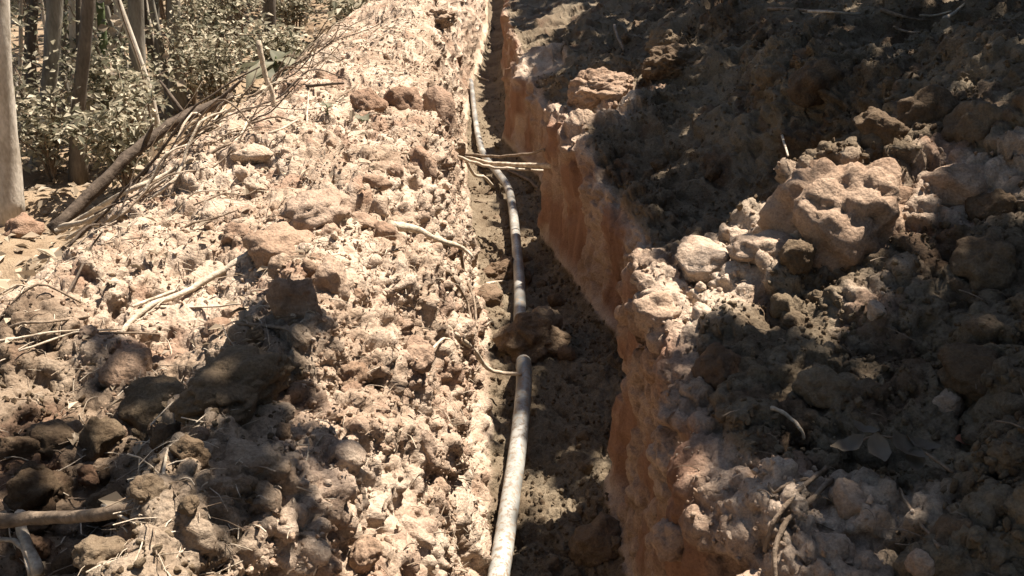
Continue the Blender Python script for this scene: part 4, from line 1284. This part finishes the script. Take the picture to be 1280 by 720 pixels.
# more thin stems of the wood, further back
rsS = np.random.default_rng(313)
for k in range(46):
    y = rsS.uniform(6.8, 14)
    x = -rsS.uniform(.34, .60) * y
    r = rsS.uniform(.014, .042)
    B = np.array([x, y, ground_z(x, y) - .05])
    t = np.linspace(0, 1, 9)
    P = B + np.stack([rsS.normal(.1, .12) * t * 4, 0 * t, t * rsS.uniform(3.5, 5)], 1) + np.cumsum(rsS.normal(0, .02, (9, 3)), axis=0) * np.array([1, 1, 0])
    kd = ['pale', 'grey', 'pale', 'dark'][k % 4]
    root = empty('young_tree', tuple(B))
    tag(root, 'slim ' + kd + ' young trunk behind the ' + ' '.join(TREE_LAB[min(range(len(TREES)), key=lambda i: (TREES[i][0][0] - x) ** 2 + (TREES[i][0][1] - y) ** 2)].split()[:6]), 'tree', 'slim ' + kd + ' young trees')
    V, Q, T = tube(smooth_path(P - B, 3), np.linspace(r, r * .4, 25), 8, .06, rsS)
    link('trunk', mesh_np('trunk', V, Q, T), M['trunk_' + kd], root)
    leaf_cloud('crown', P[-1] + rsS.normal(0, .4, (90, 3)), .13, .55, M['leaf'], 1200 + k, root, B)

# crowns of the wood on the left
PL = crown_points(26000, (-9, -1.0, 2, 22), keep_left, 4.2, 6.6, 402)
own = np.argmin(np.stack([np.hypot(PL[:, 0] - P[-1][0], PL[:, 1] - P[-1][1]) for _, P, _, _, _ in FOREST]), axis=0)
for root, P, rr, Ht, k in FOREST:
    pts = PL[own == k]
    if len(pts) < 30:
        pts = P[-1] + np.random.default_rng(k).normal(0, .35, (60, 3))
    leaf_cloud('crown', pts, .16, .6, M['leaf_canopy'], 700 + k, root, P[0])
    grow_limbs(root, P, rr, pts, 720 + k, 6)

# ---------------------------------------------------------------- undergrowth
def shrub(name, x, y, h, w, nst, nlf, ln, mat, label, group, seed, stem='bark', arch=.5, cat='shrub'):
    rs = np.random.default_rng(seed)
    z = ground_z(x, y) if -8.9 < x < 8.9 and y < 25 else .3
    root = empty(name, (x, y, z - .03))
    tag(root, label, cat, group)
    tips, parts = [], []
    for k in range(nst):
        a = rs.uniform(0, 6.28)
        q = rs.uniform(.3, 1) * w
        hh = h * rs.uniform(.55, 1.1)
        P = smooth_path([(0, 0, 0), (math.cos(a) * q * .35, math.sin(a) * q * .35, hh * .6), (math.cos(a) * q, math.sin(a) * q, hh * rs.uniform(1 - arch, 1))], 6, .01, rs)
        parts.append(tube(P, np.linspace(.009, .003, len(P)), 5, cap=False))
        tips.append(P)
    V, Q, T = join(parts)
    link('stems', mesh_np('stems', V, Q, T), M[stem], root)
    A = np.concatenate([p[4:] for p in tips])
    C_ = A[rs.integers(0, len(A), nlf)] + rs.normal(0, w * .16, (nlf, 3))
    C_[:, 2] = np.maximum(C_[:, 2], .03)
    leaf_cloud('foliage', C_, ln, .55, mat, seed + 1, root, (0, 0, 0), .25)
    return root


def near_tree(x, y):
    k = min(range(len(TREES)), key=lambda i: (TREES[i][0][0] - x) ** 2 + (TREES[i][0][1] - y) ** 2)
    return ' '.join(TREE_LAB[k].split()[:7]) if k != 3 else 'grey leaning trunk with branch stub'


SHR = [(-3.35, 5.9, 1.1, .45), (-2.6, 6.6, .85, .4), (-3.9, 7.0, 1.5, .6), (-3.1, 7.6, 1.2, .5), (-2.3, 7.9, .9, .45), (-4.6, 8.3, 1.7, .7), (-3.6, 9.2, 1.6, .6), (-2.6, 9.4, 1.3, .55),
       (-5.2, 9.8, 1.9, .8), (-4.2, 10.8, 1.8, .7), (-3.0, 11.6, 1.6, .7), (-5.6, 11.8, 2.0, .9), (-4.4, 13.2, 1.9, .8), (-3.2, 14.2, 1.8, .8),
       (-2.25, 5.6, .55, .3), (-2.05, 9.2, .5, .4), (-2.15, 10.9, .8, .5), (-1.75, 12.4, .8, .5), (-3.0, 6.2, .7, .35), (-4.0, 6.0, 1.2, .5), (-2.7, 8.6, 1.0, .45)]
for k, (x, y, h, w) in enumerate(SHR):
    pale = k % 7 != 3
    shrub('undergrowth_shrub', x, y, h * (1.3 if y < 8.5 else 1.6), w * 1.1, 16, 1300 if y < 9 else 1000, .052 if y < 9 else .075, M['leaf_pale' if pale else 'leaf'],
          ('pale dappled' if pale else 'dark green') + ' leafy shrub beside the ' + near_tree(x, y),
          'pale shrubs of the undergrowth' if pale else 'green shrubs of the undergrowth', 800 + 3 * k)

# the small plant whose pale round leaves hang in front of the stubbed trunk: each leaf told apart
lp = empty('broadleaf_sapling', (-2.42, 6.6, ground_z(-2.42, 6.6)))
tag(lp, 'thin sapling with separate pale round leaves before the stubbed grey trunk', 'sapling')
rsP = np.random.default_rng(5)
stemP = smooth_path([(0, 0, 0), (.0, .02, .6), (-.08, .0, 1.1), (-.12, .0, 1.6)], 6)
V, Q, T = tube(stemP, np.linspace(.008, .004, len(stemP)), 6)
link('stem', mesh_np('stem', V, Q, T), M['bark'], lp)
rl_mesh = [single_leaf('leaf', .075, .062, 200 + k, .2) for k in range(5)]
for k in range(24):
    q = stemP[rsP.integers(4, len(stemP))]
    o = link('leaf', rl_mesh[k % 5], M['leaf_dead'], lp)
    o.location = tuple(q + rsP.normal(0, 1, 3) * np.array([.16, .10, .07]))
    o.rotation_euler = (rsP.uniform(.6, 1.6), rsP.uniform(-.4, .4), rsP.uniform(-.8, .8))
    o.scale = (rsP.uniform(.6, 1.1),) * 3

# low plants and ferns at far end of the left bank
for k, (x, y, h, w) in enumerate([(-1.9, 9.6, .40, .5), (-1.5, 11.2, .4, .6), (-.75, 12.4, .35, .5), (-1.2, 12.8, .5, .7)]):
    shrub('low_plant', x, y, h, w, 14, 200, .12, M['leaf_pale' if k % 2 else 'leaf'], 'low leafy plant at the far end of the left bank', 'low plants on the far left bank', 900 + 3 * k, 'pale', .7, 'plant')
bp_ = empty('broadleaf_plant', (-1.72, 7.6, ground_z(-1.72, 7.6)))
tag(bp_, 'plant with wide drooping green leaves beyond the bleached stick', 'plant')
V, Q, T = tube(smooth_path([(0, 0, 0), (.02, 0, .2), (.05, 0, .36)], 4), np.linspace(.014, .008, 9), 7)
link('stem', mesh_np('stem', V, Q, T), M['green_stem'], bp_)
for k, (rz_, ry, ln, wd) in enumerate([(0.1, .15, .42, .20), (2.8, .1, .40, .20), (-1.2, .45, .42, .19), (-2.2, .35, .38, .18), (1.4, -.1, .36, .18), (-.5, .3, .36, .17)]):
    o = link('leaf', single_leaf('leaf', ln, wd, 260 + k, -.5), M['leaf'], bp_)
    o.location = (.04, 0, .30 + .012 * k)
    o.rotation_euler = (0, ry, rz_)

# brush: loose dead branches heaped behind the left bank crest
rsB = np.random.default_rng(909)
for k in range(66):
    y = 3.0 * (8.5 / 3.0) ** rsB.random()
    x = rsB.uniform(-1.95, -1.0)
    L = rsB.uniform(.25, .8)
    a = rsB.uniform(-.6, 1.4)
    P = []
    for t in (0, .33, .66, 1):
        xx, yy = x + math.cos(a) * L * (t - .5), y + math.sin(a) * L * (t - .5)
        P.append((xx, yy, ground_z(xx, yy) + .015 + .05 * rsB.random() + .22 * t * rsB.random() ** 2))
    Q_ = smooth_path(P, 4, .006, rsB)
    r = rsB.uniform(.003, .008)
    tag(tube_obj('brushwood', Q_, np.linspace(r, r * .5, len(Q_)), M[['pale', 'bark', 'dark'][k % 3]], seg=6, seed=k),
        ('long ' if L > .55 else 'short ' if L < .38 else '') + ('thin ' if r < .0052 else 'stout ') + ['pale', 'brown', 'dark'][k % 3] + ' loose branch in brush by the ' +
        min([(-1.1, 4.8, 'bleached upright stick'), (-1.6, 4.4, 'rotting log'), (-1.35, 3.2, 'long pale branch'), (-1.7, 7.6, 'wide leaved plant')], key=lambda q: (q[0] - x) ** 2 + (q[1] - y) ** 2)[2],
        'branch', 'loose ' + ['pale', 'brown', 'dark'][k % 3] + ' branches in the brush')
# bark-brown twigs lying on the left bank
for k in range(26):
    x, y = rsB.uniform(-1.45, -.75), rsB.uniform(1.9, 4.2)
    L = rsB.uniform(.12, .42)
    a = rsB.normal(.25, .5)
    P = []
    for t in (0, .33, .66, 1):
        xx, yy = x + math.cos(a) * L * (t - .5), y + math.sin(a) * L * (t - .5)
        P.append((xx, yy, ground_z(xx, yy) + .008 + .02 * rsB.random()))
    Q_ = smooth_path(P, 4, .003, rsB)
    r = rsB.uniform(.0022, .005)
    tag(tube_obj('twig', Q_, np.linspace(r, r * .55, len(Q_)), M[['pale', 'bark'][k % 2]], seg=5, seed=k),
        ('long ' if L > .3 else 'short ' if L < .2 else '') + ('hair thin ' if r < .0034 else 'thin ') + ['pale', 'brown'][k % 2] + ' twig lying loose near the ' + min(LAND['left'], key=lambda q: (q[0] - x) ** 2 + (q[1] - y) ** 2)[2], 'twig', 'loose ' + ['pale', 'brown'][k % 2] + ' twigs on the left bank')


# leaf litter of the wood and beyond the banks
def litter(name, cnt, ua, ub, ya, yb, ln, mat, label, seed):
    rs = np.random.default_rng(seed)
    ia, ib = np.searchsorted(U, ua), np.searchsorted(U, ub)
    y = rs.uniform(ya, yb, cnt)
    v = np.clip(np.searchsorted(YS, y), 1, ny - 2)
    xa, xb = GV[v, ia, 0], GV[v, min(ib, nu - 1), 0]
    x = xa + (xb - xa) * rs.random(cnt)
    u = np.array([np.searchsorted(GV[vv, ia:ib, 0], xx) + ia for vv, xx in zip(v, x)])
    u = np.clip(u, 1, nu - 2)
    P = GV[v, u] + np.array([0, 0, .012])
    d = rand_dirs(cnt, rs) * np.array([1, 1, .25])
    nn = rand_dirs(cnt, rs) * .45 + np.array([0, 0, 1])
    L = ln * rs.uniform(.5, 1.3, cnt)
    o = link(name, leaf_mesh(name, P, d, nn, L, L * .55, rs.random(cnt)), mat)
    tag(o, label, 'leaf litter', kind='stuff')


litter('leaf_litter', 9000, .6, 3.2, 2.5, 16, .08, M['leaf_dead'], 'dead leaves covering the floor of the wood', 51)
litter('leaf_litter', 700, 3.6, 6.4, 1.2, 10, .04, M['leaf_dead'], 'scraps of dead leaf on the left bank', 52)

# far-off wood: foliage and thin stems that read as one mass
rsF = np.random.default_rng(61)
n = 26000
y = rsF.uniform(14.5, 24, n)
x = rsF.uniform(-13, -1.2, n) + .12 * (y - 14) * 0
z = .3 + 3.6 * rsF.random(n) ** 1.3
pp_ = np.stack([x, y, z], 1)
k = fbm(pp_.astype(np.float32), .9, 3, 88) > -.12
k &= x < np.interp(y, [14, 18, 24], [-2.2, -1.9, -1.5])
leafs = pp_[k]
tn = np.random.default_rng(62).random(len(leafs)) ** 1.4
leaf_cloud('far_woodland', leafs, .20, .55, M['leaf_pale'], 63, tone=tn)
tag(bpy.data.objects['far_woodland'], 'far mass of leaves closing the wood behind the trunks', 'woodland', kind='stuff')
